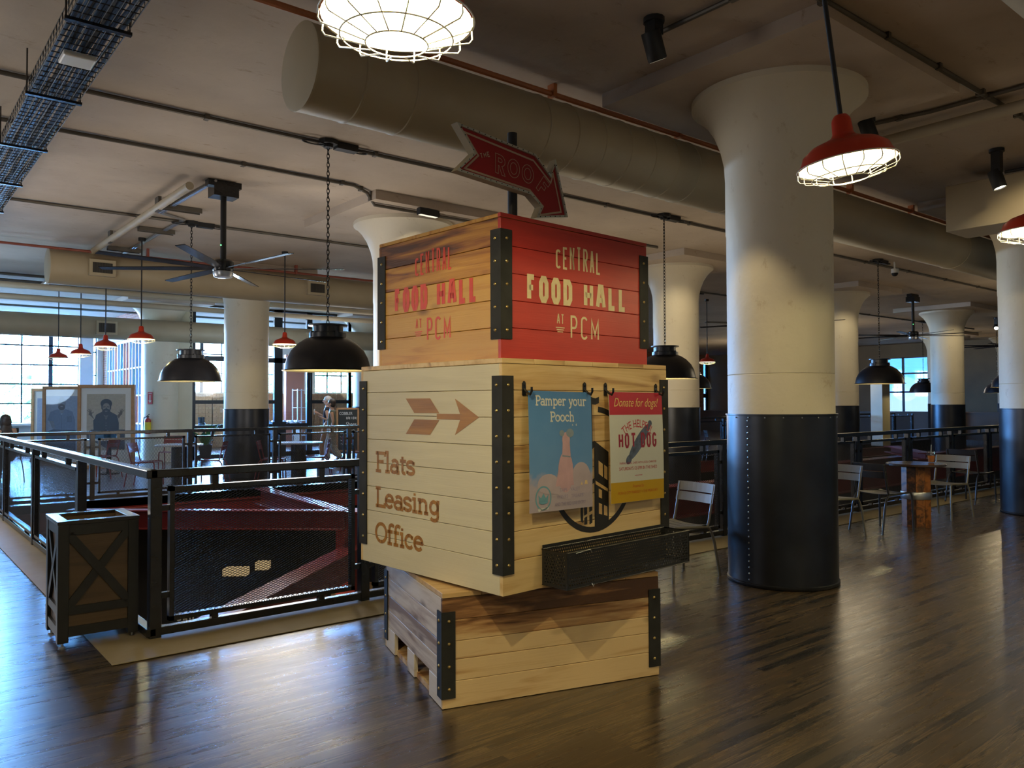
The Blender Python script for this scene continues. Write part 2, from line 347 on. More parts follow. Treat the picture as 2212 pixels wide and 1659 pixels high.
def dup(root, loc, rz=None, label=None, group=None):
    r = root.copy(); COL.objects.link(r); r.location = loc
    if rz is not None: r.rotation_euler = (0, 0, rz)
    if label: r['label'] = label
    if group: r['group'] = group
    for ch in list(root.children):
        c = ch.copy(); COL.objects.link(c); c.parent = r
        for g in list(ch.children):
            d = g.copy(); COL.objects.link(d); d.parent = c
    return r

# ---------------------------------------------------------------- stroke lettering (flat painted shapes)
def arc(cx, cy, rx, ry, a0, a1, n=8):
    return [(cx+rx*math.cos(math.radians(a0+(a1-a0)*i/n)), cy+ry*math.sin(math.radians(a0+(a1-a0)*i/n))) for i in range(n+1)]
def ribbon(pts, th, closed=False):
    """list of quads along a polyline with mitred joints"""
    P = [Vector((p[0], p[1])) for p in pts]; k = len(P); L = []; Rr = []
    for i in range(k):
        if closed: a, b = P[i]-P[i-1], P[(i+1) % k]-P[i]
        else:
            a = P[i]-P[i-1] if i else P[1]-P[0]
            b = P[i+1]-P[i] if i < k-1 else P[-1]-P[-2]
        a = a.normalized() if a.length > 1e-9 else Vector((1, 0)); b = b.normalized() if b.length > 1e-9 else a
        na, nb = Vector((-a.y, a.x)), Vector((-b.y, b.x)); n_ = na+nb
        if n_.length < .3: n_ = na
        else: n_ = n_.normalized(); n_ = n_/max(n_.dot(na), .35)
        L.append(P[i]+n_*th/2); Rr.append(P[i]-n_*th/2)
    return [[L[i], Rr[i], Rr[(i+1) % k], L[(i+1) % k]] for i in range(k if closed else k-1)]
W0 = .5
def G_sans(ch, w, bold=False):
    h = .22
    d = {
     'C': [arc(w/2, 1-w/2*1.0, w/2, w/2, 20, 180)+arc(w/2, w/2, w/2, w/2, 180, 340)],
     'E': [[(w, 1), (0, 1), (0, 0), (w, 0)], [(0, .5), (.8*w, .5)]],
     'N': [[(0, 0), (0, 1), (w, 0), (w, 1)]],
     'T': [[(0, 1), (w, 1)], [(w/2, 1), (w/2, 0)]],
     'R': [[(0, 0), (0, 1)]+arc(w*.55, .76, w*.45, .24, 90, -90)+[(0, .52)], [(w*.5, .52), (w, 0)]],
     'P': [[(0, 0), (0, 1)]+arc(w*.55, .73, w*.45, .27, 90, -90)+[(0, .46)]],
     'A': [[(0, 0), (w*(.33 if bold else .44), 1), (w*(.67 if bold else .56), 1), (w, 0)], [(.15*w, .33), (.85*w, .33)]],
     'L': [[(0, 1), (0, 0), (w, 0)]],
     'F': [[(0, 0), (0, 1), (w, 1)], [(0, .52), (.8*w, .52)]],
     'O': ['c', [(0, .2), (0, .8), (.3*w, 1), (.7*w, 1), (w, .8), (w, .2), (.7*w, 0), (.3*w, 0)]],
     'D': ['c', [(0, 0), (0, 1), (.7*w, 1), (w, .82), (w, .18), (.7*w, 0)]],
     'H': [[(0, 0), (0, 1)], [(w, 0), (w, 1)], [(0, .5), (w, .5)]],
     'M': [[(0, 0), (0, 1), (w/2, .25), (w, 1), (w, 0)]],
     'G': [arc(w/2, .72, w/2, .28, 20, 180)+arc(w/2, .28, w/2, .28, 180, 360)+[(w, .45), (w*.55, .45)]],
     'I': [[(w/2, 0), (w/2, 1)]],
     'U': [[(0, 1)]+arc(w/2, w/2, w/2, w/2, 180, 360)+[(w, 1)]],
     'S': [arc(w/2, .75, w/2, .25, 30, 270)+arc(w/2, .25, w/2, .25, 90, -150)],
    }
    return d[ch]
SL = {}
def slab():
    x = .66; s = .11
    def ser(cx, y, hw=.17): return [(cx-hw, y), (cx+hw, y)]
    SL['F'] = (.66, [[(.14, 0), (.14, 1), (.64, 1), (.64, .82)], [(.14, .53), (.48, .53)], [(.0, 0), (.36, 0)], [(0, 1), (.2, 1)], [(.48, .43), (.48, .63)]])
    SL['L'] = (.66, [[(.14, 1), (.14, 0), (.62, 0), (.62, .2)], [(0, 1), (.34, 1)], [(0, 0), (.2, 0)]])
    SL['O'] = (.82, [['c']+arc(.38, .5, .36, .5, 0, 345, 23)])
    SL['P'] = (.70, [[(.14, 0), (.14, 1)]+arc(.38, .74, .24, .26, 90, -90)+[(.14, .48)], [(0, 0), (.34, 0)], [(0, 1), (.2, 1)]])
    SL['l'] = (.36, [[(0, 1.06), (.15, 1.06), (.15, 0)], [(0, 0), (.30, 0)]])
    SL['a'] = (.62, [arc(.27, x-.2, .2, .2, 150, 0)+[(.47, .0), (.58, 0)], ['c']+arc(.24, .19, .22, .19, 0, 345, 15)])
    SL['t'] = (.44, [[(.16, .9), (.16, .14)]+arc(.28, .14, .12, .14, 180, 300), [(0, x), (.38, x)]])
    SL['s'] = (.54, [arc(.23, x*.75, .21, x*.25, 20, 270)+arc(.23, x*.25, .22, x*.25, 90, -160), [(.43, x), (.43, x-.17)], [(.02, 0), (.02, .17)]])
    SL['e'] = (.62, [[(.04, .36), (.52, .36)]+arc(.28, .34, .25, .33, 5, 320, 14)])
    SL['i'] = (.34, [[(.0, x), (.15, x), (.15, 0)], [(0, 0), (.30, 0)], [(.15, .84), (.15, .97)]])
    SL['n'] = (.72, [[(0, x), (.13, x), (.13, 0)], [(.13, .45)]+arc(.32, .45, .19, .21, 170, 0)+[(.51, 0)], [(0, 0), (.27, 0)], [(.39, 0), (.64, 0)]])
    SL['m'] = (1.05, [[(0, x), (.13, x), (.13, 0)], [(.13, .45)]+arc(.30, .45, .17, .21, 170, 0)+[(.47, 0)], [(.47, .45)]+arc(.65, .45, .18, .21, 170, 0)+[(.83, 0)], [(0, 0), (.26, 0)], [(.37, 0), (.58, 0)], [(.73, 0), (.95, 0)]])
    SL['g'] = (.64, [['c']+arc(.26, .36, .22, .30, 0, 345, 15), [(.58, x), (.48, x), (.48, -.12)]+arc(.27, -.12, .21, .18, 0, -160)])
    SL['f'] = (.42, [arc(.30, .88, .16, .16, 30, 180)+[(.14, 0)], [(0, x), (.36, x)], [(0, 0), (.32, 0)]])
    SL['c'] = (.58, [arc(.28, .33, .25, .33, 40, 320, 12), [(.46, x), (.46, x-.2)]])
    SL['o'] = (.66, [['c']+arc(.29, .33, .26, .33, 0, 345, 17)])
    SL['p'] = (.70, [[(0, x), (.14, x), (.14, -.32)], ['c']+arc(.37, .33, .23, .33, 0, 345, 15), [(0, -.32), (.30, -.32)]])
    SL['r'] = (.52, [[(0, x), (.14, x), (.14, 0)], arc(.36, .42, .22, .24, 175, 40), [(0, 0), (.30, 0)]])
    SL['y'] = (.66, [[(.08, x), (.31, .04)], [(.54, x), (.26, -.2), (.14, -.32), (.04, -.26)], [(0, x), (.2, x)], [(.42, x), (.64, x)]])
    SL['u'] = (.72, [[(0, x), (.13, x), (.13, .22)]+arc(.31, .22, .18, .22, 180, 350)+[(.51, x)], [(.38, x), (.51, x), (.51, 0), (.62, 0)]])
    SL['h'] = (.72, [[(0, 1.04), (.13, 1.04), (.13, 0)], [(.13, .45)]+arc(.32, .45, .19, .21, 170, 0)+[(.51, 0)], [(0, 0), (.27, 0)], [(.39, 0), (.64, 0)]])
    SL['d'] = (.70, [[(.36, 1.04), (.5, 1.04), (.5, 0), (.6, 0)], ['c']+arc(.27, .33, .23, .33, 0, 345, 15)])
    SL[' '] = (.4, [])
slab()
def sans_quads(text, x0, z0, x1, h, th, wd=None, gap=.35, spaces=.7, hs=None):
    """sans caps filling x0..x1; returns 2D quads"""
    wd = wd or {}
    rel = [(.7*spaces if c == ' ' else wd.get(c, .5)) for c in text]
    n = len(text); tot = sum(rel)+gap*.5*(n-1); k = (x1-x0)/tot; x = x0; Q = []
    for i, c in enumerate(text):
        w_ = rel[i]*k
        if c != ' ':
            hh = h if hs is None else h*hs[i]
            gw = (w_-th)/(hh-th)
            st = G_sans(c, gw, th/hh > .15)
            cl = st[0] == 'c'
            for p in (st[1:] if cl else st):
                pts = [(x+th/2+a*(hh-th), z0+th/2+b*(hh-th)) for a, b in p]
                if not cl:  # let open ends reach the letter box
                    pass
                Q += ribbon(pts, th, cl)
        x += w_+gap*.5*k
    return Q
def slab_quads(text, x0, z0, x1, h, th):
    tot = sum(SL[c][0] for c in text); kx = (x1-x0)/(tot-.06); Q = []; x = x0
    for c in text:
        wd, st = SL[c]
        for p in st:
            cl = p[0] == 'c'; pts = [(x+a*kx, z0+th/2+b*(h-th)) for a, b in (p[1:] if cl else p)]
            Q += ribbon(pts, th, cl)
        x += wd*kx
    return Q
def flat(mb, quads, off, mi=None):
    """2-D shapes (x, z) painted on a board whose outward side is local -y"""
    if mi is not None: mb.m(mi)
    for q in quads: mb.poly([(p[0], -off, p[1]) for p in q])
    return mb
def bfont_quads(text, x0, z0, x1, h=None, shear=0.0, arcdeg=0, spacing=1.0):
    cu = bpy.data.curves.new('lettering', 'FONT'); cu.body = text; cu.size = 1; cu.shear = shear; cu.resolution_u = 3; cu.space_character = spacing
    o = bpy.data.objects.new('lettering', cu); COL.objects.link(o)
    dg = bpy.context.evaluated_depsgraph_get(); dg.update(); me = bpy.data.meshes.new_from_object(o.evaluated_get(dg))
    vs = [v.co.copy() for v in me.vertices]; fs = [list(p.vertices) for p in me.polygons]
    bpy.data.objects.remove(o); bpy.data.curves.remove(cu); bpy.data.meshes.remove(me)
    xs = [v.x for v in vs]; a, b = min(xs), max(xs); k = (x1-x0)/(b-a); kz = k if h is None else h/.73
    P = []
    for v in vs:
        x, z = x0+(v.x-a)*k, z0+v.y*kz
        if arcdeg:
            cx_ = (x0+x1)/2; R_ = (x1-x0)/math.radians(arcdeg); an = (x-cx_)/R_; rr = R_+(z-z0)
            x, z = cx_+rr*math.sin(an), z0+rr*math.cos(an)-R_
        P.append((x, z))
    return [[P[i] for i in f] for f in fs]

# ================================================================ the setting
HC = 4.2                                     # ceiling height
OU0, OU1, OV0, OV1 = 1.475, 33.0, 5.465, 13.76   # the open well in the floor
UA, UB, VA, VB = -8.5, 41.0, -4.5, 28.6      # room limits
mb = MB()
for a in ((UA, UB, VA, OV0), (UA, UB, OV1, VB+.3), (UA, OU0, OV0, OV1), (OU1, UB, OV0, OV1)):
    mb.box(a[0], a[1], a[2], a[3], -.42, 0)
struct(mb.build('floor', 'floor'))
struct(MB().box(UA-.3, UB+.3, VA-.3, VB+.4, HC, HC+.3).build('ceiling', 'ceiling'))
# concrete border strip around the well
mb = MB()
mb.prism([(1.117, 5.0, .004), (5.0, 4.96, .004), (13.0, 4.98, .004), (30, 4.98, .004), (30, 5.46, .004), (1.475, 5.46, .004)], (0, 0, .004))
mb.prism([(1.117, 5.0, .004), (1.475, 5.46, .004), (1.475, 13.76, .004), (1.117, 14.1, .004)], (0, 0, .004))
struct(mb.build('trim_1', 'curb'))
# walls
struct(MB().box(UA-.3, UB, VA-.3, VA, 0, HC).build('wall_front', 'wallcream'))
struct(MB().box(UA-.3, UA, VA, VB, 0, HC).build('wall_left', 'wallgrey'))
WV = 28.5
mb = MB()
mb.box(UA, 6.0, WV, WV+.3, 0, .93); mb.box(UA, 16.0, WV, WV+.3, 3.95, HC); mb.box(UA, 1.4, WV, WV+.3, .93, 3.95)
a0, a1 = PV(171, 800, WV).x, PV(200, 800, WV).x; mb.box(a0, a1, WV-.12, WV+.3, .93, 3.95)
a2, a3 = PV(209, 800, WV).x, PV(226, 800, WV).x; mb.box(a2, 6.0, WV-.12, WV+.3, .93, 3.95)
mb.box(6.0, 16.0, WV, WV+.3, 0, 1.9)
struct(mb.build('wall_back', 'wallgrey'))
# brick return wall of the shop, glazed in coloured panes
GU = 6.0
mb = MB(); mb.box(GU, GU+.25, 22.75, WV, 3.42, HC); mb.box(GU, GU+.25, 28.0, WV, 0, 3.42)
struct(mb.build('wall_1', 'brick', ))
mb = MB(); mb.box(GU+.04, GU+.1, 22.45, 28.0, 0, .12); mb.box(GU+.04, GU+.1, 22.45, 28.0, 3.34, 3.42)
cols = 16; dv = (28.0-22.45)/cols
for i in range(cols+1): mb.box(GU+.02, GU+.12, 22.45+i*dv-(.05 if i % 4 == 0 else .018), 22.45+i*dv+(.05 if i % 4 == 0 else .018), .12, 3.34)
for z in (.95, 1.75, 2.55): mb.box(GU+.04, GU+.1, 22.45, 28.0, z-.02, z+.02)
wf = struct(mb.build('window_2', 'whitebar'))
rnd = random.Random(5); mb = MB()
for i in range(cols):
    for j, (za, zb) in enumerate(((.12, .95), (.95, 1.75), (1.75, 2.55), (2.55, 3.34))):
        mb.m(rnd.choice([0, 0, 0, 0, 1, 1, 2])); mb.box(GU+.066, GU+.074, 22.45+i*dv+.01, 22.45+(i+1)*dv-.01, za, zb)
mb.build('pane', ['amber', 'teal', 'redglass'], wf)
# big windows of the outer walls
def window(name, u0, u1, z0, z1, v, cols, rows, bar=.03, heavy=(), mt='mull', gl='glass'):
    m = MB()
    for i in range(cols+1):
        u = u0+(u1-u0)*i/cols; b = .06 if i in heavy else bar
        m.box(u-b, u+b, v-.03, v+.03, z0, z1)
    for j in range(rows+1):
        z = z0+(z1-z0)*j/rows; m.box(u0, u1, v-.03, v+.03, z-bar, z+bar)
    o = struct(m.build(name, mt)); MB().box(u0, u1, v-.006, v+.006, z0, z1).build('pane', gl, o); return o
window('window_1', 1.4, a0, .93, 3.95, WV+.12, 5, 5, .022, (2, 4))
window('window_3', a1, a2, .93, 3.95, WV+.12, 1, 4, .02)
struct(MB().box(1.3, a0, WV-.45, WV, .86, .93).build('trim_2', 'wallgrey'))
b0, b1, b2, b3 = PV(583, 800, WV).x, PV(597, 800, WV).x, PV(700, 800, WV).x, PV(790, 800, WV).x
window('window_5', 6.4, 12.0, 1.9, 3.95, WV+.12, 8, 3, .02, (0, 4, 8))
window('window_6', 13.4, 15.8, 1.9, 3.95, WV+.12, 4, 3, .025, (0, 4))
struct(MB().box(12.0, 13.4, WV-.1, WV+.3, 1.9, 3.95).box(15.8, 16.0, WV-.1, WV+.3, 1.9, 3.95).build('wall_2', 'wallgrey'))
# far brick wall right of the shop and far end wall
mb = MB(); mb.box(16.0, UB, WV, WV+.3, 0, .9); mb.box(16.0, UB, WV, WV+.3, 3.8, HC)
q = [PV(p, 850, WV).x for p in (1519.5, 1525.5, 1529.5, 1541, 1557, 1563)]
for s_, e_ in ((16.0, q[0]), (q[3], q[4])): mb.box(s_, e_, WV, WV+.3, .9, 3.8)
struct(mb.build('wall_3', 'brick'))
for i, (s_, e_) in enumerate(((q[0], q[3]), (q[4], UB))):
    window('window_%d' % (8+i), s_, e_, .9, 3.8, WV+.1, 2, 3, .12 if i == 0 else .05, gl=glass('dimming_grey_glass_%d' % i, (.10, .11, .12)))  # grey tint added to cut the daylight coming through these panes
EU = 38.0
wa, wb = PU(1893, 850, EU).y, PU(2008, 850, EU).y
wz0, wz1 = PU(1950, 897, EU).z, PU(1950, 772, EU).z
mb = MB(); mb.box(EU, EU+.3, VA, min(wa, wb), 0, HC); mb.box(EU, EU+.3, max(wa, wb), VB, 0, HC)
mb.box(EU, EU+.3, min(wa, wb), max(wa, wb), 0, wz0); mb.box(EU, EU+.3, min(wa, wb), max(wa, wb), wz1, HC)
struct(mb.build('wall_right', 'wallochre'))
m = MB(); y0, y1 = min(wa, wb), max(wa, wb)
for f_ in (0, .5, 1): m.box(EU+.1, EU+.16, y0+(y1-y0)*f_-.05, y0+(y1-y0)*f_+.05, wz0, wz1)
for f_ in (0, .4, .72, 1): m.box(EU+.1, EU+.16, y0, y1, wz0+(wz1-wz0)*f_-.04, wz0+(wz1-wz0)*f_+.04)
o = struct(m.build('window_10', 'mull')); MB().box(EU+.12, EU+.13, y0, y1, wz0, wz1).build('pane', glass('dimming_glass', (.09, .10, .11)), o)  # dark pane tint added to dim daylight and its floor reflection
# dark booth wall along the far end, seen under the window
tag(MB().box(33.6, 34.0, 9, 26, 0, 1.02).m(0).box(33.55, 34.05, 9, 26, 1.02, 1.07).build('partition', 'walldark'), 'long low dark brown partition under the far bright window', 'partition')
# lower storey
mb = MB(); mb.box(-3, 36, 2, 17, -4.7, -4.5)
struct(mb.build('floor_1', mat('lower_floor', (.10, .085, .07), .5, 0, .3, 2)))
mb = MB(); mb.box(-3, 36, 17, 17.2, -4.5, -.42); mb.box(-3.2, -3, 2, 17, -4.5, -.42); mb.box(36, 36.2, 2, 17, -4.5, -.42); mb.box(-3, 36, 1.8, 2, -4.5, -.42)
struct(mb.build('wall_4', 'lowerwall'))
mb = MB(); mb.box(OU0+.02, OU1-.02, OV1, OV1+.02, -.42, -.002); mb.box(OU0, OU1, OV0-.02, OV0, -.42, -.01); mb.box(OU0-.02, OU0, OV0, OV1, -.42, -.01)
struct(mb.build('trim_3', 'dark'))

# ================================================================ columns
def column(cu, cv, label, base=0.0, sleeve=True, seam=None, n=40):
    t = thing('column', label, 'column', (cu, cv, base), 0, 'round concrete columns with flared capitals', 'thing'); h = HC-base
    MB().lathe([(.432, 0), (.432, 1.722-base), (.427, 1.727-base), (.432, 1.732-base), (.432, h-1.28), (.437, h-1.26), (.437, h-.98), (.436, h-.8), (.445, h-.66), (.475, h-.52), (.53, h-.38), (.60, h-.27), (.68, h-.19), (.715, h-.17), (.715, h-.12)], n=n).build('shaft', 'column', t)
    MB().box(-1.05, 1.05, -1.05, 1.05, h-.12, h-.001).build('drop_panel', 'ceiling', t)
    if sleeve:
        m = MB().lathe([(.442, 0.0), (.452, .012), (.452, .03), (.443, .035), (.443, 1.385-base), (.452, 1.388-base), (.452, 1.40-base), (.43, 1.40-base)], n=n)
        if seam is not None:
            m.m(1)
            for k in range(27): m.ball((.445*math.cos(seam), .445*math.sin(seam), .06+k*.0495), .007, n=6, m=4)
            for k in range(9): m.ball((.447*math.cos(seam-.3+k*.32), .447*math.sin(seam-.3+k*.32), 1.372), .006, n=6, m=4)
        m.build('metal_sleeve', ['sleeve', 'steel'], t)
    return t
CU = [6.02+6.1*i for i in range(6)]; CV1, CV2, CV3, CV4 = 3.78, 9.85, 15.93, 22.0
column(CU[0], CV1, 'big round cream column with riveted black sleeve beside the crates', 0, True, math.radians(177), 64)
column(CU[1], CV1, 'cream column cut by the right edge of the photo')
column(CU[0], CV2, 'cream column mostly hidden behind the upper wooden crate', -4.5)
column(CU[1], CV2, 'cream column just right of the red crate behind a black dome lamp', -4.5)
column(CU[2], CV2, 'cream column right of the big riveted column above the table', -4.5)
column(CU[3], CV2, 'cream column behind the metal chair with the orange drink beside', -4.5)
column(CU[0], CV3, 'cream column with black sleeve standing under the ceiling fan')
column(CU[0], CV4, 'unsleeved cream column with the fire extinguisher on it', 0, False)
column(CU[1], CV4, 'cream column at the shop front hidden behind the crates')
qy = PD(2031, 860, 31.5); column(qy.x, qy.y, 'ochre lit column farthest off, left of another cream column', 0)
column(PD(2182, 860, 32.2).x, PD(2182, 860, 32.2).y, 'distant ochre lit column beside the right edge dome lamps', 0)
tag(MB().box(-.27, .27, -.2, .2, 0, 2.5).build('pier', 'wallcream', None, PD(1902, 900, 27.0).to_2d().to_3d()), 'narrow yellowish cream pier below the dome lamp on the right', 'pier')

# ================================================================ ducts
def duct(label, u0, u1, v, z, r, group='tan ceiling ducts', grilles=(), cap=True, bands=()):
    t = thing('air_duct', label, 'duct', (u0, v, z), 0, group); L = u1-u0
    m = MB(); pr = [(0, r)]
    for b in bands: pr += [(b-.012, r), (b-.006, r+.006), (b+.006, r+.006), (b+.012, r)]
    pr.append((L, r)); vs = []; n = 40
    for x, rr in pr: vs += [(x, rr*math.cos(2*PI*j/n), rr*math.sin(2*PI*j/n)) for j in range(n)]
    m.add(vs, [(i*n+j, (i+1)*n+j, (i+1)*n+(j+1) % n, i*n+(j+1) % n) for i in range(len(pr)-1) for j in range(n)], True)
    m.build('duct_body', 'duct', t)
    m = MB(); m.add([(-.012+x, rr*math.cos(2*PI*j/n), rr*math.sin(2*PI*j/n)) for x, rr in ((.012, r+.004), (-.0, r+.004), (-.006, r*.97)) for j in range(n)], [(i*n+j, i*n+(j+1) % n, (i+1)*n+(j+1) % n, (i+1)*n+j) for i in range(2) for j in range(n)]+[tuple(range(2*n, 3*n))], True)
    m.build('end_cap', 'ductcap', t)
    for (uu, w_, h_, dz) in grilles:
        g = MB(); y = -r-.03
        g.box(uu-u0-w_/2-.05, uu-u0+w_/2+.05, y-.03, -r*.72, dz-h_/2-.05, dz+h_/2+.05)
        gf = g.build('vent_frame', 'ductcap', t)
        g = MB().m(0).box(uu-u0-w_/2, uu-u0+w_/2, y-.034, y-.029, dz-h_/2, dz+h_/2).m(1)
        k = 18
        for i in range(k): g.box(uu-u0-w_/2+w_*i/k, uu-u0-w_/2+w_*i/k+w_/k*.35, y-.04, y-.033, dz-h_/2, dz+h_/2)
        g.build('vent_grille', ['dark', 'conduit'], gf)
    return t
D1u = 2.24
duct('large tan round duct running behind the riveted column, with capped end', D1u, 20, 4.97, 3.755, .29, bands=[.35, .75]+[2.0+.32*i for i in range(7)]+[4.6, 10.2])
g1 = PV(220, 584, 14.6); g2 = PV(683, 627, 14.6)
duct('tan round duct with two vents spanning above the back railing', PV(105, 580, 14.85).x, 16, 14.88, 3.775, .29, grilles=((g1.x, .30, .17, .0), (g2.x, .30, .17, .0)))
g3 = PV(230, 706, 21.0); g4 = PV(677, 730, 21.0)
duct('farthest tan duct crossing in front of the bright windows', -4, 16, 21.25, 3.36, .27, grilles=((g3.x, .36, .22, -.02), (g4.x, .36, .22, -.02)))
duct('tan duct clipped by the top right corner of the photo', 3.0, 9.85, 1.32, 3.76, .29)
t = thing('box_duct', 'rectangular tan duct at the right edge joining the big round duct', 'duct', (9.9, 0, 3.5), 0, 'tan ceiling ducts')
MB().box(0, .6, -3, 4.0, 0, .54).build('duct_body', 'duct', t, bevel=.01)
mb = MB()
for y in (-1.6, .6, 2.8): mb.box(-.012, .612, y-.02, y+.02, -.012, .552)
mb.build('flange', 'ductcap', t)

# ================================================================ pipes and conduits on the ceiling
def pipe(name, label, pts, r, m, cat='pipe', group=None, hang=0.0, n=8, clip=None):
    pts = [Vector(p) for p in pts]
    if clip is None:
        o = MB().tube(pts, r, n).build(name, m); return tag(o, label, cat, group)
    t = thing(name, label, cat, pts[0], 0, group); b = pts[0]
    MB().tube([p-b for p in pts], r, n).build('pipe_run', m, t)
    for a, c in zip(pts, pts[1:]):
        k = max(1, int((c-a).length/clip))
        for i in range(k):
            p = a.lerp(c, (i+.5)/k)-b
            MB().box(p.x-.02, p.x+.02, p.y-r*1.6, p.y+r*1.6, p.z-r*1.1, HC-b.z).build('pipe_hanger', m if r < .03 else 'conduit', t)
    return t
ZC = HC-.025
Lc = 'thin conduits across the ceiling'
pipe('conduit', 'grey conduit feeding the nearest hanging black dome chain', [(-2, 7.5, ZC), (30, 7.46, ZC)], .021, 'conduit', 'conduit', Lc, clip=1.7)
pipe('conduit', 'grey conduit that bends toward the column behind the crates', [(-2, 8.75, ZC), (4.3, 8.72, ZC), (4.62, 8.72, ZC), (4.9, 8.9, ZC-.01), (5.05, 8.98, 4.05), (7.0, 8.98, 4.05), (7.3, 8.98, ZC), (10.6, 9.0, ZC)], .021, 'conduit', 'conduit', Lc, clip=1.9)
pipe('conduit', 'grey conduit farther back feeding the second dome chain', [(-2, 12.06, ZC), (32, 12.0, ZC)], .021, 'conduit', 'conduit', Lc, clip=2.2)
pipe('conduit', 'short dark conduit leading to the nearest spotlight', [(4.43, 3.72, ZC), (4.43, 1.2, ZC)], .019, 'conduit', 'conduit', Lc, clip=.9)
pipe('conduit', 'dark conduit along the front edge of the drop panel', [(4.5, 2.74, ZC), (9.6, 2.70, ZC)], .022, 'conduit', 'conduit', Lc, clip=.8)
pipe('conduit', 'dark conduit leading to the spotlight behind the red lamp', [(7.5, 3.7, ZC), (7.6, 3.2, ZC), (7.62, .3, ZC)], .02, 'conduit', 'conduit', Lc, clip=.9)
pipe('conduit', 'dark conduit leading to the spotlight at upper right edge', [(10.3, 3.5, ZC), (10.4, 2, ZC), (10.4, .5, ZC)], .02, 'conduit', 'conduit', Lc)
pipe('sprinkler_pipe', 'orange pipe running along the top of the large near duct', [(-3, 4.96, 4.12), (22, 4.96, 4.12)], .024, 'orangepipe', 'pipe', 'painted sprinkler pipes', clip=1.65)
pipe('sprinkler_pipe', 'thin red pipe crossing the ceiling above the back duct', [(-3, 14.72, 4.05), (16, 14.55, 4.05)], .022, 'redpipe', 'pipe', 'painted sprinkler pipes', clip=2.4)
pipe('sprinkler_pipe', 'cream pipe sloping away left of the near ceiling fan', [(2.94, 9.6, 4.07), (2.94, 20, 4.07)], .05, 'creampipe', 'pipe', 'painted sprinkler pipes', clip=2.2, n=12)
pipe('sprinkler_pipe', 'thick cream pipe passing behind the red lamp at right', [(7.83, 4.3, 4.08), (7.80, -2, 4.08)], .055, 'creampipe', 'pipe', 'painted sprinkler pipes', n=12)
for k, (vv, zz) in enumerate(((17.2, 3.72), (18.2, 3.62))):
    pipe('sprinkler_pipe', ('upper', 'lower')[k]+' of two thick cream pipes beneath the back vent duct', [(-4, vv, zz), (16, vv, zz)], .06, 'creampipe', 'pipe', 'painted sprinkler pipes', n=12)
for k, vv in enumerate((18.9, 19.6, 24.2)):
    pipe('conduit', ('dark conduit near the far left ceiling above the portraits', 'second dark conduit by the far left ceiling beyond the duct end', 'dark conduit on the bright ceiling by the outer windows')[k], [(-4, vv, ZC-.02-.03*k), (13, vv, ZC-.02-.03*k)], .03, 'conduit', 'conduit', Lc)
f1 = PZ(483, 398, 4.17)
for k in range(2):
    o_ = .13*k
    pipe('conduit', ('outer', 'inner')[k]+' of the paired bright conduits zigzagging left from the near fan', [(f1.x-.12, f1.y+.05-o_, ZC), (f1.x-.16-o_*.3, f1.y+2.0, ZC), (f1.x+.22-o_*.2, f1.y+2.25, ZC), (f1.x+.2-o_*.3, f1.y+6, ZC)], .017, 'steel', 'conduit', Lc)
for k, (pp, yy, lb) in enumerate(((392, 450, 'grey strut bracket holding the paired conduits by the near fan'), (338, 497, 'lower grey strut bracket under the zigzag of conduits'), (268, 538, 'far strut bracket near the red pipe over the back duct'))):
    c = PZ(pp, yy, ZC); m = MB().box(-.26, .26, -.05, .05, -.02, .02)
    for q_ in (-.05, .05): m.box(-.26, .26, q_-.008, q_+.008, -.045, .02)
    tag(m.build('strut_bracket', 'conduit', None, c), lb, 'bracket', 'strut brackets for the conduits')

# black wire cable tray with blue cables
t = thing('cable_tray', 'black wire mesh cable tray crossing the top left ceiling', 'cable tray', (1.1, 2.5, 3.86))
LT, m = 13.0, MB()
for x in (-.165, -.11, -.055, 0, .055, .11, .165): m.tube([(x, 0, 0), (x, LT, 0)], .004, 5)
for x in (-.165, .165):
    for z in (.05, .1): m.tube([(x, 0, z), (x, LT, z)], .004, 5)
m.build('tray_wire', 'blackmatte', t)
m = MB()
for i in range(int(LT/.1)):
    y = i*.1; m.tube([(-.165, y, .1), (-.165, y, 0), (.165, y, 0), (.165, y, .1)], .004, 4)
m.build('cross_wire', 'blackmatte', t)
rn = random.Random(3); m = MB()
for i in range(16):
    x = -.15+.02*i; p = []
    for k in range(27): p.append((x+rn.uniform(-.012, .012), k*.5, .02+rn.uniform(0, .03)))
    m.m(0 if i % 5 < 4 else 1).tube(p, .011, 6)
m.build('cable', [mat('blue_cable', (.05, .10, .20), .3, 0, .1), 'blackmatte'], t)
for y in (.6, 2.9, 4.4, 5.9, 7.4, 8.9, 10.4, 11.9):
    m = MB().bar((-.19, y, -.012), (.19, y, -.012), .04, .02).tube([(-.18, y, -.01), (-.18, y, HC-3.87)], .006, 5).tube([(.18, y, -.01), (.18, y, HC-3.87)], .006, 5)
    m.build('tray_support', 'black', t)
c = PZ(160, 124, 3.83); t2 = thing('wall_access_point', 'square white plastic box hanging beneath the cable tray', 'wireless box', (c.x+.02, c.y, 3.80))
MB().box(-.1, .1, -.1, .1, 0, .035).build('housing', 'plastic', t2, bevel=.012); MB().box(-.03, .03, -.03, .03, .035, .058).build('mount', 'blackmatte', t2)

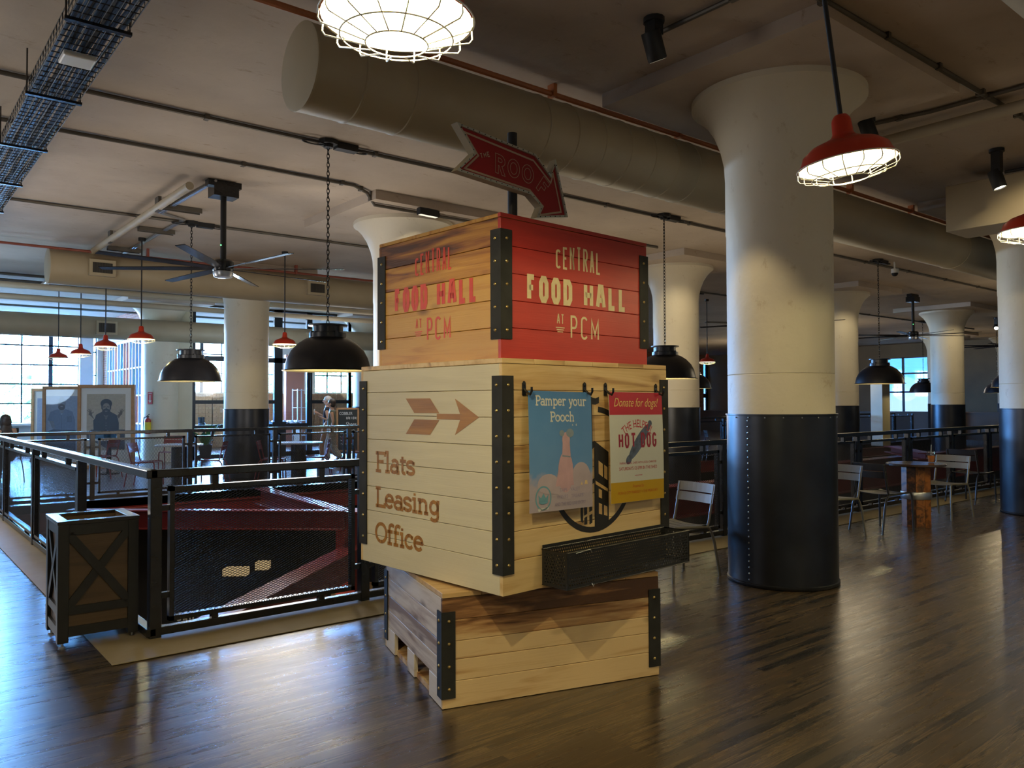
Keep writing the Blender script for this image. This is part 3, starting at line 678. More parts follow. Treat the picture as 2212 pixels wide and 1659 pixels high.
# ================================================================ the sign tower: three stacked crates
CEN = Vector((2.963, 3.622, 0)); YAW = math.radians(3.6); YAWL = math.radians(-16.1)
def crate(label, z, sx, ty, h, rows, yaw, mats4, brk, inset=.0, lid=.026, opening=None, nriv=6):
    """mats4: boards on the front(-y), left(-x), back, right sides"""
    t = thing('wooden_crate', label, 'crate', (CEN.x, CEN.y, z), yaw, 'stacked crates of the sign tower'); P = {}
    T = .022
    MB().box(-sx/2+T, sx/2-T, -ty/2+T, ty/2-T, .02 if opening is None else opening+.02, h-lid).build('core', 'crateend', t)
    hb = h-lid
    for nm, ang, w_, dist in (('front', 0, sx, ty/2), ('left', -PI/2, ty-.0, sx/2), ('back', PI, sx, ty/2), ('right', PI/2, ty, sx/2)):
        m = MB(); mt = mats4[('front', 'left', 'back', 'right').index(nm)]
        ws = w_/2 if nm in ('front', 'back') else w_/2-T*.98
        g = .0022
        for i in range(len(rows)-1):
            za, zb = rows[i]+g/2, rows[i+1]-g/2
            if opening is not None and i == 0 and nm in ('left', 'right'):
                for xa, xb in ((-ws, -ws+.2), (-.07, .07), (ws-.2, ws)): m.box(xa, xb, 0, T, za, zb)
            else: m.box(-ws, ws, 0, T, za, zb)
        o = m.build('side_boards', mt, t, bevel=.0018, seg=1)
        o.rotation_euler.z = ang
        c, s = math.cos(ang), math.sin(ang); o.location = (dist*s, -dist*c, 0)   # outward side is local -y
        P[nm] = o
    m = MB()
    k = 6
    for i in range(k):
        xa = -sx/2+sx*i/k; m.box(xa+.001, xa+sx/k-.001, -ty/2+.0, ty/2-.0, h-lid+.001, h)
    m.build('top_boards', P['front'].data.materials[0] if brk[3] == 'same' else brk[3], t, bevel=.002, seg=1)
    za, zb, wd, _ = brk
    for ax, ay in ((-1, -1), (1, -1), (1, 1), (-1, 1)):
        m = MB(); x, y = ax*sx/2, ay*ty/2; th = .007
        m.box(min(x+ax*th, x-ax*wd), max(x+ax*th, x-ax*wd), min(y, y+ay*th), max(y, y+ay*th), za, zb)
        m.box(min(x, x+ax*th), max(x, x+ax*th), min(y, y-ay*wd), max(y, y-ay*wd), za, zb)
        m.m(1)
        for i in range(nriv):
            zz = za+.045+(zb-za-.09)*i/(nriv-1)
            m.ball((x-ax*wd*.5, y+ay*th, zz), .0085, .006, .0085, 8, 5); m.ball((x+ax*th, y-ay*wd*.5, zz), .006, .0085, .0085, 8, 5)
        m.build('corner_bracket', ['bracket', 'brass'], t)
    return t, P
def letters(panel, name, quads, m, off=.0012, w_=None, label=None, mi=None):
    """quads measured from the left edge of the face; panel origin sits mid-face"""
    q = [[(p[0]-w_/2, p[1]) for p in a] for a in quads]
    o = flat(MB(), q, off).build(name, m, panel)
    if label: o['label'] = label
    return o
# lower crate
lowc, LP = crate('lowest wide natural wood crate twisted under the sign tower', .001, 1.25, 1.13, .564, [0, .13, .235, .325, .43, .538], YAWL,
                 ['mixwood', 'greywood', 'mixwood', 'greywood'], (.05, .472, .066, 'crateend'), opening=.13, nriv=4)
m = MB()
for x in (-.56, 0, .56): m.box(-.55 if x else -.05, .55 if x else .05, -.5, .5, -.012, .02) if False else m.box(x-.05, x+.05, -.52, .52, .0, .03)
m.build('skid', 'mixwood', lowc)
# middle crate: two white-wood sides, cream painted left face with arrow and wording
MW, MT = 1.30, 1.245
midc, MP = crate('middle crate with cream left face reading Flats Leasing Office and posters', .58, MW, MT, 1.135, [0, .163, .300, .440, .578, .712, .850, .981, 1.109], YAW,
                 ['palewood', 'creampaint', 'palewood', 'creampaint'], (.10, 1.05, .068, 'palewood'), nriv=8)
zo = -.58
A2 = [(.457, 1.525), (.677, 1.525), (.756, 1.447), (.535, 1.447)], [(.535, 1.412), (.756, 1.412), (.677, 1.332), (.457, 1.332)], \
     [(.735, 1.444), (.928, 1.444), (.928, 1.415), (.735, 1.415)], [(.887, 1.522), (1.075, 1.429), (.928, 1.444)], [(.887, 1.337), (.928, 1.415), (1.075, 1.429)], [(.928, 1.444), (1.075, 1.429), (.928, 1.415)]
letters(MP['left'], 'painted_arrow', [[(a, z+zo) for a, z in q] for q in A2], 'inlaid', .0014, MT, 'bare wood arrow pointing right')
for tx, (xa, xb, zb) in {'Flats': (.159, .536, 1.104), 'Leasing': (.159, .756, .905), 'Office': (.159, .612, .703)}.items():
    letters(MP['left'], 'lettering', slab_quads(tx, xa, zb+zo, xb, .121, .0195), 'inlaid', .0014, MT, 'bare wood slab letters reading '+tx)
# round emblem with a tower on the posters' face
ring = ribbon([(.655+.319*math.cos(2*PI*i/60), 1.146+zo+.319*math.sin(2*PI*i/60)) for i in range(60)], .03, True)
ring = [q for q in ring if not (abs((q[0][0]+q[2][0])/2-.655) < .028 and (q[0][1]+q[2][1])/2+.58 > 1.4)]
def sh(p): return [(a, z+zo) for a, z in p]
em = ring+[sh([(.632, 1.53), (.640, 1.53), (.644, 1.28), (.636, 1.28)]), sh([(.640, 1.527), (.668, 1.522), (.668, 1.488), (.640, 1.49)]), sh([(.668, 1.522), (.697, 1.530), (.697, 1.497), (.668, 1.488)]),
     sh([(.657, 1.297), (.772, 1.232), (.772, .86), (.657, .835)]), sh([(.657, 1.297), (.657, 1.262), (.54, 1.195), (.54, 1.232)]),
     sh([(.657, 1.10), (.657, 1.075), (.54, 1.022), (.54, 1.045)]), sh([(.548, 1.19), (.566, 1.2), (.566, .87), (.548, .88)]),
     sh([(.575, .955), (.598, .963), (.598, .915), (.575, .907)]), sh([(.615, .970), (.638, .978), (.638, .93), (.615, .922)]),
     sh([(.575, .895), (.598, .903), (.598, .862), (.575, .86)]), sh([(.615, .905), (.638, .913), (.638, .865), (.615, .857)]),
     sh([(.585, 1.165), (.62, 1.18), (.62, 1.115), (.585, 1.1)])]
emb = letters(MP['front'], 'round_emblem', em, 'blackletter', .0012, MW, 'black ring emblem with a tower inside')
wn_ = [sh([(.690, 1.19), (.724, 1.17), (.724, 1.10), (.690, 1.12)]), sh([(.736, 1.165), (.762, 1.15), (.762, 1.08), (.736, 1.095)]), sh([(.664, 1.085), (.765, 1.035), (.765, 1.018), (.664, 1.066)]),
      sh([(.690, .965), (.716, .955), (.716, .90), (.690, .907)]), sh([(.732, .95), (.760, .938), (.760, .888), (.732, .896)]), sh([(.690, 1.04), (.716, 1.03), (.716, .985), (.690, .995)])]
o = flat(MB(), [[(p[0]-MW/2, p[1]) for p in q] for q in wn_], .0018).build('emblem_window', 'woodletter', emb)
# hooks for the posters
def hook(x, z, par):
    m = MB(); m.box(x-.011, x+.011, -.006, 0, z-.012, z+.05).tube([(x, -.004, z+.02), (x, -.03, z+.0), (x, -.048, z-.008), (x, -.058, z+.008), (x, -.058, z+.028)], .006, 7)
    m.ball((x, -.004, z+.045), .012, .006, .014, 8, 5)
    return m.build('hook', 'black', par)
for a in (.140, .580, .748, 1.192): hook(a-MW/2, 1.548+zo, MP['front'])
# upper crate
UW, UT = 1.160, 1.075
upc, UP = crate('top crate with honey wood left face and red face reading Food Hall', 1.715, UW, UT, .724, [0, .158, .295, .430, .566, .703], YAW,
                ['redpaint', 'honey', 'honey', 'redpaint'], (.10, .645, .070, 'honey'), nriv=5, lid=.021)
MB().box(-UW/2-.001, UW/2+.001, -UT/2-.001, -UT/2+.02, .7045, .7245).build('lip_board', 'redpaint', upc)
zo = -1.715
HS = [.78, .92, 1.0, 1.03, 1.0, .97, .97]
for fc, w_, lm, dx in (('left', UT, 'redletter', (.363, .692, .165, .897, .367, .423, .471, .680)), ('front', UW, 'tanletter', (.389, .746, .178, .968, .394, .449, .499, .728))):
    nm = 'red' if fc == 'left' else 'tan'
    letters(UP[fc], 'lettering', sans_quads('CENTRAL', dx[0], 2.206+zo, dx[1], .130, .0125, gap=.42, hs=HS), lm, .0014, w_, nm+' narrow letters reading CENTRAL')
    fw = (dx[3]-dx[2])*.425
    for wd_, xa, xb in (('FOOD', dx[2], dx[2]+fw), ('HALL', dx[3]-fw*1.08, dx[3])):
        letters(UP[fc], 'lettering', sans_quads(wd_, xa, 2.015+zo, xb, .140, .029, gap=.3, wd={'F': .46, 'L': .46, 'A': .56, 'H': .52}), lm, .0014, w_, nm+' bold letters reading '+wd_)
    letters(UP[fc], 'lettering', sans_quads('AT', dx[4], 1.913+zo, dx[5], .054, .0065), lm, .0014, w_, nm+' small letters reading AT')
    letters(UP[fc], 'lettering', sans_quads('PCM', dx[6], 1.840+zo, dx[7], .126, .0125, gap=.5, wd={'M': .6}, hs=[1, 1, .9]), lm, .0014, w_, nm+' letters reading PCM')
    letters(UP[fc], 'underline', [[(dx[4]-.008+i*.006, 1.897-i*.011+zo), (dx[5]+.004-i*.006, 1.897-i*.011+zo), (dx[5]+.004-i*.006, 1.892-i*.011+zo), (dx[4]-.008+i*.006, 1.892-i*.011+zo)] for i in range(3)], lm, .0014, w_)

# ---- arrow sign on its pole
t = thing('arrow_sign', 'red arrow sign reading The Roof on black pole above the crates', 'sign', (CEN.x, CEN.y, 2.439), YAW)
MB().cyl((0, 0, 0), .029, .66, 20).build('pole', 'blackmatte', t)
OUT = [(-.486, 3.03), (.117, 2.981), (.244, 2.883), (.286, 2.986), (.392, 2.646), (.118, 2.600), (.157, 2.674), (.073, 2.732), (-.489, 2.765), (-.363, 2.889)]
INN = [(-.461, 3.016), (.112, 2.969), (.246, 2.864), (.280, 2.955), (.375, 2.658), (.140, 2.615), (.175, 2.679), (.077, 2.748), (-.464, 2.777), (-.345, 2.886)]
z0 = 2.439; D = .09; YF = -.082
def S3(p, y): return (p[0], y, p[1]-z0)
m = MB(); k = len(OUT)
m.add([S3(p, YF) for p in OUT]+[S3(p, YF+D-.035) for p in OUT], [(i, (i+1) % k, k+(i+1) % k, k+i) for i in range(k)]+[list(range(k, 2*k))])
m.build('arrow_body', 'signside', t)
m = MB(); m.add([S3(p, YF) for p in OUT]+[S3(p, YF) for p in INN]+[S3(p, YF+.014) for p in INN], [(i, k+i, k+(i+1) % k, (i+1) % k) for i in range(k)]+[(k+i, 2*k+i, 2*k+(i+1) % k, k+(i+1) % k) for i in range(k)])
m.m(1)
for i in range(k):
    a, b = Vector(OUT[i]), Vector(OUT[(i+1) % k]); ia, ib = Vector(INN[i]), Vector(INN[(i+1) % k])
    c_, d_ = (a+ia)/2, (b+ib)/2; q = max(2, int((d_-c_).length/.042))
    for j in range(q):
        p = c_.lerp(d_, (j+.5)/q); m.ball((p.x, YF-.001, p.y-z0), .0035, .0035, .0035, 6, 4)
m.build('arrow_rim', ['signrim', 'black'], t)
m = MB(); m.poly([S3(p, YF+.012) for p in INN]); fcp = m.build('arrow_face', 'signred', t)
LN = [(-.425, 2.991), (.105, 2.942), (.250, 2.835), (.273, 2.893), (.340, 2.672), (.151, 2.623), (.185, 2.681), (.074, 2.760), (-.423, 2.791), (-.326, 2.882)]
q = ribbon(LN, .011, True)
m = MB(); [m.poly([S3(p, YF+.010) for p in a]) for a in q]; m.build('border_line', 'signline', fcp)
q = []
def outl(pts, x0, z0_, x1, z1, sk=0):   # unit-box outline into a skewed letter box
    return [(x0+(x1-x0)*a, z0_+(z1-z0_)*b+sk*a) for a, b in pts]
Rr = [(0, 0), (0, 1), (.55, 1)]+arc(.55, .72, .45, .28, 80, -75, 7)+[(1, 0), (.66, 0), (.38, .42), (.3, .42), (.3, 0)]
Ri = [(.3, .62), (.3, .82), (.52, .82)]+arc(.52, .72, .18, .10, 60, -60, 4)+[(.5, .62)]
q += ribbon(outl(Rr, -.199, 2.812, -.125, 2.924, -.010), .0035, True)+ribbon(outl(Ri, -.199, 2.812, -.125, 2.924, -.010), .0035, True)
for cx_, cz_ in ((-.057, 2.862), (.056, 2.852)):
    q += ribbon([(cx_+.047*math.cos(2*PI*i/28), cz_+.054*math.sin(2*PI*i/28)) for i in range(28)], .0035, True)
    q += ribbon([(cx_+.027*math.cos(2*PI*i/24), cz_+.034*math.sin(2*PI*i/24)) for i in range(24)], .0035, True)
Ff = [(0, 0), (0, 1), (1, 1), (1, .76), (.36, .76), (.36, .6), (.85, .6), (.85, .37), (.36, .37), (.36, 0)]
ca, sa = math.cos(math.radians(-38)), math.sin(math.radians(-38))
q += ribbon([(.125+(a*.066)*ca-(b*.105)*sa, 2.782+(a*.066)*sa+(b*.105)*ca) for a, b in Ff], .0035, True)
th_ = sans_quads('THE', 0, 0, .075, .03, .0055)
ca, sa = math.cos(math.radians(20)), math.sin(math.radians(20))
q += [[(-.308+x*ca-z*sa, 2.868+x*sa+z*ca) for x, z in a] for a in th_]
m = MB(); [m.poly([S3(p, YF+.009) for p in a]) for a in q]; m.build('lettering', 'signline', fcp)

# ---- posters hanging from the hooks
def poster_mat1():
    tt = NT('blue_sky_print'); tc = tt.n('ShaderNodeTexCoord'); sx = tt.n('ShaderNodeSeparateXYZ'); tt.l(tc.outputs['Object'], sx.inputs[0])
    nz = tt.n('ShaderNodeTexNoise', Scale=9, Detail=5.0); tt.l(tc.outputs['Object'], nz.inputs['Vector'])
    a = tt.n('ShaderNodeMath', operation='MULTIPLY_ADD'); a.inputs[1].default_value = .28; tt.l(nz.outputs[0], a.inputs[0]); tt.l(sx.outputs[2], a.inputs[2])
    rp = tt.n('ShaderNodeValToRGB'); tt.l(a.outputs[0], rp.inputs[0]); el = rp.color_ramp.elements
    el[0].position = .26; el[0].color = c4(sr(178, 166, 176)); el[1].position = .9; el[1].color = c4(sr(62, 120, 182))
    q_ = el.new(.33); q_.color = c4(sr(104, 148, 200))
    tt.l(rp.outputs[0], tt.b.inputs['Base Color']); tt.b.inputs['Roughness'].default_value = .35; return tt.m
def world_on_front(a, z): return None
mf = Matrix.Translation((CEN.x, CEN.y, .58)) @ Matrix.Rotation(YAW, 4, 'Z') @ Matrix.Translation((0, -MT/2, 0))
def poster(label, a, ztop, w_, h, tilt, mt, lean):
    t = thing('event_poster', label, 'poster', mf @ Vector((a+w_/2-MW/2, -.042, ztop-.58-h)), YAW)
    t.rotation_euler = (lean, tilt, YAW)
    n = 8; m = MB(); vs = []
    for y in (0, .0015):
        for j in range(n+1):
            for x in (-w_/2, w_/2): vs.append((x, y-.004*math.sin(PI*j/n), h*j/n))
    k = 2*(n+1); fs = []
    for j in range(n): b = 2*j; fs += [(b, b+1, b+3, b+2), (k+b+2, k+b+3, k+b+1, k+b), (b+2, k+b+2, k+b, b), (b+1, k+b+1, k+b+3, b+3)]
    fs += [(0, k, k+1, 1), (2*n+1, k+2*n+1, k+2*n, 2*n)]
    m.add(vs, fs); s_ = m.build('sheet', mt, t); return t, s_, (lambda x, z, off=.0: (x, -.004*math.sin(PI*z/h)-.0009-off, z))
def art(par, f, name, quads, m, off=.0, label=None):
    mb_ = MB()
    for q in quads: mb_.poly([f(p[0], p[1], off) for p in q])
    o = mb_.build(name, m, par)
    if label: o['label'] = label
    return o
def cm(n, c, r=.4): return mat(n, c, r, 0, 0)
t1, s1, f1_ = poster('blue sky poster reading Pamper your Pooch hung on the middle crate', .137, 1.556, .457, .595, math.radians(.8), poster_mat1(), math.radians(-1.5))
wl = cm('poster_white_ink', sr(214, 214, 208)); pk = mat('poster_pink_print', sr(196, 160, 168), .4, 0, .1, 14); gl_ = mat('poster_grey_print', sr(132, 146, 160), .4, 0, .15, 14)
art(s1, f1_, 'lettering', slab_quads('Pamper your', -.180, .522, .185, .052, .0075), wl); art(s1, f1_, 'lettering', slab_quads('Pooch', -.080, .442, .095, .052, .0075), wl)
def ell(cx_, cz_, rx, rz, n=20): return [(cx_+rx*math.cos(2*PI*i/n), cz_+rz*math.sin(2*PI*i/n)) for i in range(n)]
cloud = mat('poster_cloud_print', sr(182, 168, 178), .4, 0, .08, 10)
art(s1, f1_, 'cloud_print', [ell(-.10, .135, .075, .05), ell(-.03, .12, .09, .04), ell(.14, .16, .07, .075), ell(.18, .13, .045, .06), ell(.06, .10, .10, .05)], cloud, .0002)
art(s1, f1_, 'dog_print', [ell(.025, .19, .055, .105), [(-.05, .12), (.085, .12), (.065, .24), (-.01, .26)], [(.0, .27), (.062, .27), (.055, .35), (.005, .35)], ell(.03, .35, .028, .04)], pk, .0004)
art(s1, f1_, 'ear_print', [ell(.0, .385, .018, .016)], gl_, .0006); art(s1, f1_, 'ear_print', [ell(.06, .385, .028, .022)], gl_, .0006); art(s1, f1_, 'collar_print', [[(.0, .275), (.06, .268), (.06, .261), (.0, .267)]], gl_, .0006)
art(s1, f1_, 'bird_print', [[(.075, .425), (.082, .432), (.084, .42)], [(.103, .425), (.110, .434), (.112, .42)]], wl, .0004)
art(s1, f1_, 'house_print', [[(.135, .118), (.152, .118), (.144, .135)], [(.165, .12), (.19, .12), (.185, .14), (.170, .14)]], cm('poster_cream_ink', sr(226, 200, 150)), .0006)
tq = cm('poster_teal_ink', sr(110, 160, 178)); mg = cm('poster_mauve_ink', sr(150, 140, 168))
art(s1, f1_, 'badge_print', ribbon(ell(-.135, .068, .052, .056, 24), .008, True)+[ell(-.135, .05, .032, .012), [(-.165, .05), (-.105, .05), (-.1, .085), (-.118, .068), (-.135, .092), (-.152, .068), (-.17, .085)]], tq, .0004)
art(s1, f1_, 'bone_print', [[(-.16, .010), (-.11, .010), (-.11, .02), (-.16, .02)], ell(-.163, .012, .009, .009, 10), ell(-.107, .018, .009, .009, 10)], wl, .0004)
for tx, xa, xb, z in (('TAPS · VALET', -.02, .13, .092), ('WINES · TREATS', -.04, .155, .058), ('AND THE RED LINE ENTRY', -.055, .175, .022)):
    art(s1, f1_, 'lettering', bfont_quads(tx, xa, z, xb, .018), mg, .0004)
t2, s2, f2_ = poster('red, white and yellow poster reading Donate for dogs and Hot Dog', .741, 1.556, .470, .603, math.radians(.5), 'paper', math.radians(-1.5))
rdk = cm('poster_red_ink', sr(184, 34, 52)); yk = cm('poster_yellow_ink', sr(196, 156, 16)); wk = cm('poster_offwhite_ink', sr(206, 208, 200)); bk = mat('poster_blue_grey_ink', sr(84, 96, 118), .4, 0, .5, 30)
def rect(x0, x1, z0_, z1): 
    n = 6; return [[(x0, z0_+(z1-z0_)*i/n), (x1, z0_+(z1-z0_)*i/n), (x1, z0_+(z1-z0_)*(i+1)/n), (x0, z0_+(z1-z0_)*(i+1)/n)] for i in range(n)]
art(s2, f2_, 'white_panel_print', rect(-.234, .234, .112, .478), wk); art(s2, f2_, 'red_panel_print', rect(-.234, .234, .478, .602), rdk); art(s2, f2_, 'yellow_panel_print', rect(-.234, .234, .001, .112), yk)
art(s2, f2_, 'lettering', bfont_quads('Donate for dogs!', -.195, .523, .195, .05, .35), cm('poster_pale_yellow_ink', sr(226, 196, 110)), .0004)
art(s2, f2_, 'hot_dog_print', [[(.015+x*.70-z*.71, .328+x*.71+z*.70) for x, z in ell(0, 0, .135, .034, 28)], [(.015+x*.70-z*.71, .328+x*.71+z*.70) for x, z in ell(-.135, 0, .03, .022, 14)], [(.015+x*.70-z*.71, .328+x*.71+z*.70) for x, z in ell(.14, 0, .02, .018, 14)]], bk, .0002)
art(s2, f2_, 'lettering', bfont_quads('THE HELPFUL', -.125, .408, .13, .046, 0, 75), rdk, .0005)
art(s2, f2_, 'lettering', sans_quads('HOT DOG', -.165, .295, .17, .083, .014, gap=.34, spaces=.3, wd={'T': .6}), mat('poster_crimson_ink', sr(150, 40, 62), .4, 0, .1, 20), .0005)
art(s2, f2_, 'rule_print', [[(-.03, .412), (.03, .412), (.03, .415), (-.03, .415)], [(-.03, .142), (.035, .142), (.035, .145), (-.03, .145)]], rdk, .0004)
for tx, xa, xb, z, h in (('PAIRING LOCAL CHEFS WITH LOCAL CHARITIES', -.16, .165, .208, .012), ('SATURDAYS 12-5PM IN THE SHED', -.165, .17, .175, .019)):
    art(s2, f2_, 'lettering', bfont_quads(tx, xa, z, xb, h), rdk, .0005)
ok_ = cm('poster_orange_ink', sr(190, 84, 24))
art(s2, f2_, 'lettering', bfont_quads('Presented by', -.05, .077, .05, .018, .35), ok_, .0005); art(s2, f2_, 'lettering', bfont_quads('PONCE CITY MARKET + THE MERCURY', -.175, .045, .175, .016), ok_, .0005)

# ---- black perforated flyer basket on the poster face
BL, BH, BD = 1.00, .175, .17
b0_ = mf @ Vector((.235-MW/2, 0, .575-.58)); 
t = thing('wire_basket', 'long black perforated metal basket fixed low on the poster face', 'basket', mf @ Vector((.255-MW/2, -.008, .60-.58)), YAW)
def perf(m, o, ux, uz, L, H, pitch=.0165, r=.0052, edge=.012):
    o, ux, uz = Vector(o), Vector(ux), Vector(uz)
    def pt(a, b): return o+ux*a+uz*b
    nx, nz = int((L-2*edge)/pitch), int((H-2*edge)/(pitch*.87)); px_, pz_ = (L-2*edge)/nx, (H-2*edge)/nz
    for j in range(nz):
        for i in range(nx+(1 if j % 2 else 0)):
            xa = edge+(i-(.5 if j % 2 else 0))*px_; xb = xa+px_; xa, xb = max(xa, edge), min(xb, L-edge); za = edge+j*pz_; zb = za+pz_
            if xb-xa < px_*.9:
                m.poly([pt(xa, za), pt(xb, za), pt(xb, zb), pt(xa, zb)]); continue
            cx_, cz_ = (xa+xb)/2, (za+zb)/2
            out = [(xb, cz_), (xb, zb), (cx_, zb), (xa, zb), (xa, cz_), (xa, za), (cx_, za), (xb, za)]
            inn = [(cx_+r*math.cos(PI/4*k), cz_+r*math.sin(PI/4*k)) for k in range(8)]
            m.add([pt(*p) for p in out+inn], [(k, (k+1) % 8, 8+(k+1) % 8, 8+k) for k in range(8)])
    for a, b, c, d in ((0, L, 0, edge), (0, L, H-edge, H), (0, edge, edge, H-edge), (L-edge, L, edge, H-edge)):
        m.poly([pt(a, c), pt(b, c), pt(b, d), pt(a, d)])
m = MB(); perf(m, (0, -BD, 0), (1, 0, 0), (0, 0, 1), BL, BH); m.build('front_panel', 'blackmatte', t)
m = MB(); perf(m, (0, 0, 0), (0, -1, 0), (0, 0, 1), BD, BH); m.build('end_panel', 'blackmatte', t)
m = MB(); perf(m, (BL, 0, 0), (0, -1, 0), (0, 0, 1), BD, BH); m.build('end_panel', 'blackmatte', t)
m = MB(); perf(m, (0, -.002, 0), (1, 0, 0), (0, 0, 1), BL, BH+.02); m.build('back_panel', 'blackmatte', t)
m = MB(); perf(m, (0, -BD, 0), (1, 0, 0), (0, 1, 0), BL, BD); m.build('bottom_panel', 'blackmatte', t)
m = MB(); m.tube([(0, -BD, BH), (BL, -BD, BH), (BL, 0, BH), (0, 0, BH)], .004, 6, True).tube([(0, -BD, 0), (BL, -BD, 0), (BL, 0, 0), (0, 0, 0)], .003, 6, True)
for x, y in ((0, -BD), (BL, -BD)): m.tube([(x, y, 0), (x, y, BH)], .003, 6)
m.build('rim_wire', 'black', t)
m = MB().tube([(.06, -BD-.004, BH-.006), (.16, -BD-.006, BH+.002), (.17, -BD-.006, BH-.012)], .0025, 5).tube([(.17, -BD-.005, .01), (.175, -BD-.012, -.006), (.185, -BD-.006, .004)], .0025, 5)
m.build('cable_tie', 'steel', t)

# ================================================================ black railings with expanded metal panels
def lattice(m, o, ux, uz, L, H, lw=.036, sw=.0165, t=.0032, dp=.002):
    o, ux, uz = Vector(o), Vector(ux), Vector(uz); n_ = ux.cross(uz); k = lw/sw
    for sg in (1, -1):
        c = -H*k if sg == 1 else 0
        end = L if sg == 1 else L+H*k
        while c < end:
            pts = []
            for z in (0, H):
                x = c+sg*k*z
                if 0 <= x <= L: pts.append((x, z))
            for x in (0, L):
                z = (x-c)/(sg*k)
                if 0 < z < H: pts.append((x, z))
            if len(pts) >= 2:
                a, b = pts[0], max(pts[1:], key=lambda p: (p[0]-pts[0][0])**2+(p[1]-pts[0][1])**2)
                if abs(a[0]-b[0]) > .004: m.bar(o+ux*a[0]+uz*a[1], o+ux*b[0]+uz*b[1], t, dp, n_)
            c += lw
    return m
def railing(label, p, d, posts, end, pz=(.10, .965), lw=.036, sw=.0165, corner=True):
    """p start point, d unit direction, posts distances"""
    d = Vector((d[0], d[1], 0)); t = thing('railing', label, 'railing', p, math.atan2(d.y, d.x), 'black railings around the floor opening')
    MB().box(-.035, end+.035, -.035, .035, 1.025, 1.078).build('top_rail', 'black', t, bevel=.006)
    MB().box(-.035, end+.035, -.03, .03, .02, .072).build('bottom_rail', 'black', t, bevel=.005)
    xs = list(posts)
    for x in xs: MB().box(x-.036, x+.036, -.035, .035, .004, 1.03).build('post', 'black', t, bevel=.005)
    xs2 = xs+([end] if end-xs[-1] > .5 else [])
    for a, b in zip(xs2, xs2[1:]):
        xa, xb = a+.085, b-.085; z0_, z1_ = pz
        m = MB()
        for q in ((xa, xb, z0_, z0_+.03), (xa, xb, z1_-.03, z1_), (xa, xa+.03, z0_, z1_), (xb-.03, xb, z0_, z1_)): m.box(q[0], q[1], -.026, .026, q[2], q[3])
        ml = MB(); lattice(ml, (xa+.03, -.012, z0_+.03), (1, 0, 0), (0, 0, 1), xb-xa-.06, z1_-z0_-.06, lw, sw, .0034*lw/.036)
        for fx in (.22, .80):
            x = xa+(xb-xa)*fx; m.box(x-.022, x+.022, -.022, .022, z1_-.002, 1.03); m.box(x-.022, x+.022, -.022, .022, .07, z0_+.002)
        for z in (.27, .83): m.box(a+.03, xa+.004, -.018, .018, z-.018, z+.018); m.box(xb-.004, b-.03, -.018, .018, z-.018, z+.018)
        f_ = m.build('panel_frame', 'black', t); ml.build('expanded_mesh', 'blackmatte', f_)
    return t
railing('black mesh railing along the near side of the opening beside the crates', (1.455, 5.42, 0), (1, 0), [0]+[1.5*i for i in range(1, 21)], 30.0)
railing('black mesh railing receding on the left behind the wooden box', (1.43, 5.42, 0), (0, 1), [2.1, 4.42, 6.7, 8.3], 8.3)
railing('black mesh railing along the far side in front of the red chairs', (1.43, 13.80, 0), (1, 0), [-.1]+[1.34+1.48*i for i in range(0, 20)], 28, lw=.045, sw=.021)

# ================================================================ wooden box by the railing
t = thing('planter_box', 'tall brown box with black X braced frame at the railing corner', 'planter box', (.93, 5.55, 0), math.radians(-1))
PWd, PD_, PH = .46, .46, .775
m = MB()
m.box(.03, PWd-.03, .03, PD_-.03, .10, .12)
for a in ((.025, PWd-.025, .022, .034), (.025, PWd-.025, PD_-.034, PD_-.022)): m.box(a[0], a[1], a[2], a[3], .09, PH-.03)
for a in ((.022, .034), (PWd-.034, PWd-.022)): m.box(a[0], a[1], .034, PD_-.034, .09, PH-.03)
m.build('panel_box', 'brownpanel', t)
for ax in (0, 1):
    for ay in (0, 1):
        x, y = ax*(PWd-.062), ay*(PD_-.062)
        l_ = MB().box(x, x+.062, y, y+.062, .03, PH-.02).build('leg', 'planterframe', t, bevel=.004)
        MB().cyl((x+.031, y+.031, 0), .02, .008, 12).cyl((x+.031, y+.031, .006), .007, .03, 8).build('levelling_foot', 'steel', l_)
for z0_, z1_ in ((.065, .125), (.20, .25), (PH-.085, PH-.02)):
    m = MB()
    m.box(.06, PWd-.06, .004, .03, z0_, z1_); m.box(.06, PWd-.06, PD_-.03, PD_-.004, z0_, z1_)
    m.box(.004, .03, .06, PD_-.06, z0_, z1_); m.box(PWd-.03, PWd-.004, .06, PD_-.06, z0_, z1_)
    m.build('cross_rail', 'planterframe', t)
for sgn in (0, 1):
    za, zb = (.245, PH-.08) if sgn else (PH-.08, .245)
    MB().bar((.06, .014, za), (PWd-.06, .014, zb), .05, .02-.004*sgn, (0, 1, 0)).build('brace', 'planterframe', t)
    MB().bar((.014, .06, za), (.014, PD_-.06, zb), .05, .02-.004*sgn, (1, 0, 0)).build('brace', 'planterframe', t)
m = MB()
for a in ((-.004, PWd+.004, -.004, .06), (-.004, PWd+.004, PD_-.06, PD_+.004), (-.004, .06, .06, PD_-.06), (PWd-.06, PWd+.004, .06, PD_-.06)): m.box(a[0], a[1], a[2], a[3], PH-.02, PH+.004)
m.build('top_rim', mat('dark_satin_rim', (.035, .034, .034), .25, .4, .1, 6), t, bevel=.003)
m = MB()
for a in ((.05, PWd-.05, .05, .06), (.05, PWd-.05, PD_-.06, PD_-.05), (.05, .06, .05, PD_-.05), (PWd-.06, PWd-.05, .05, PD_-.05)): m.box(a[0], a[1], a[2], a[3], .3, PH-.001)
m.box(.05, PWd-.05, .05, PD_-.05, .5, .51); m.build('inner_liner', mat('brown_liner', (.16, .10, .055), .5, 0, .15, 6), t)

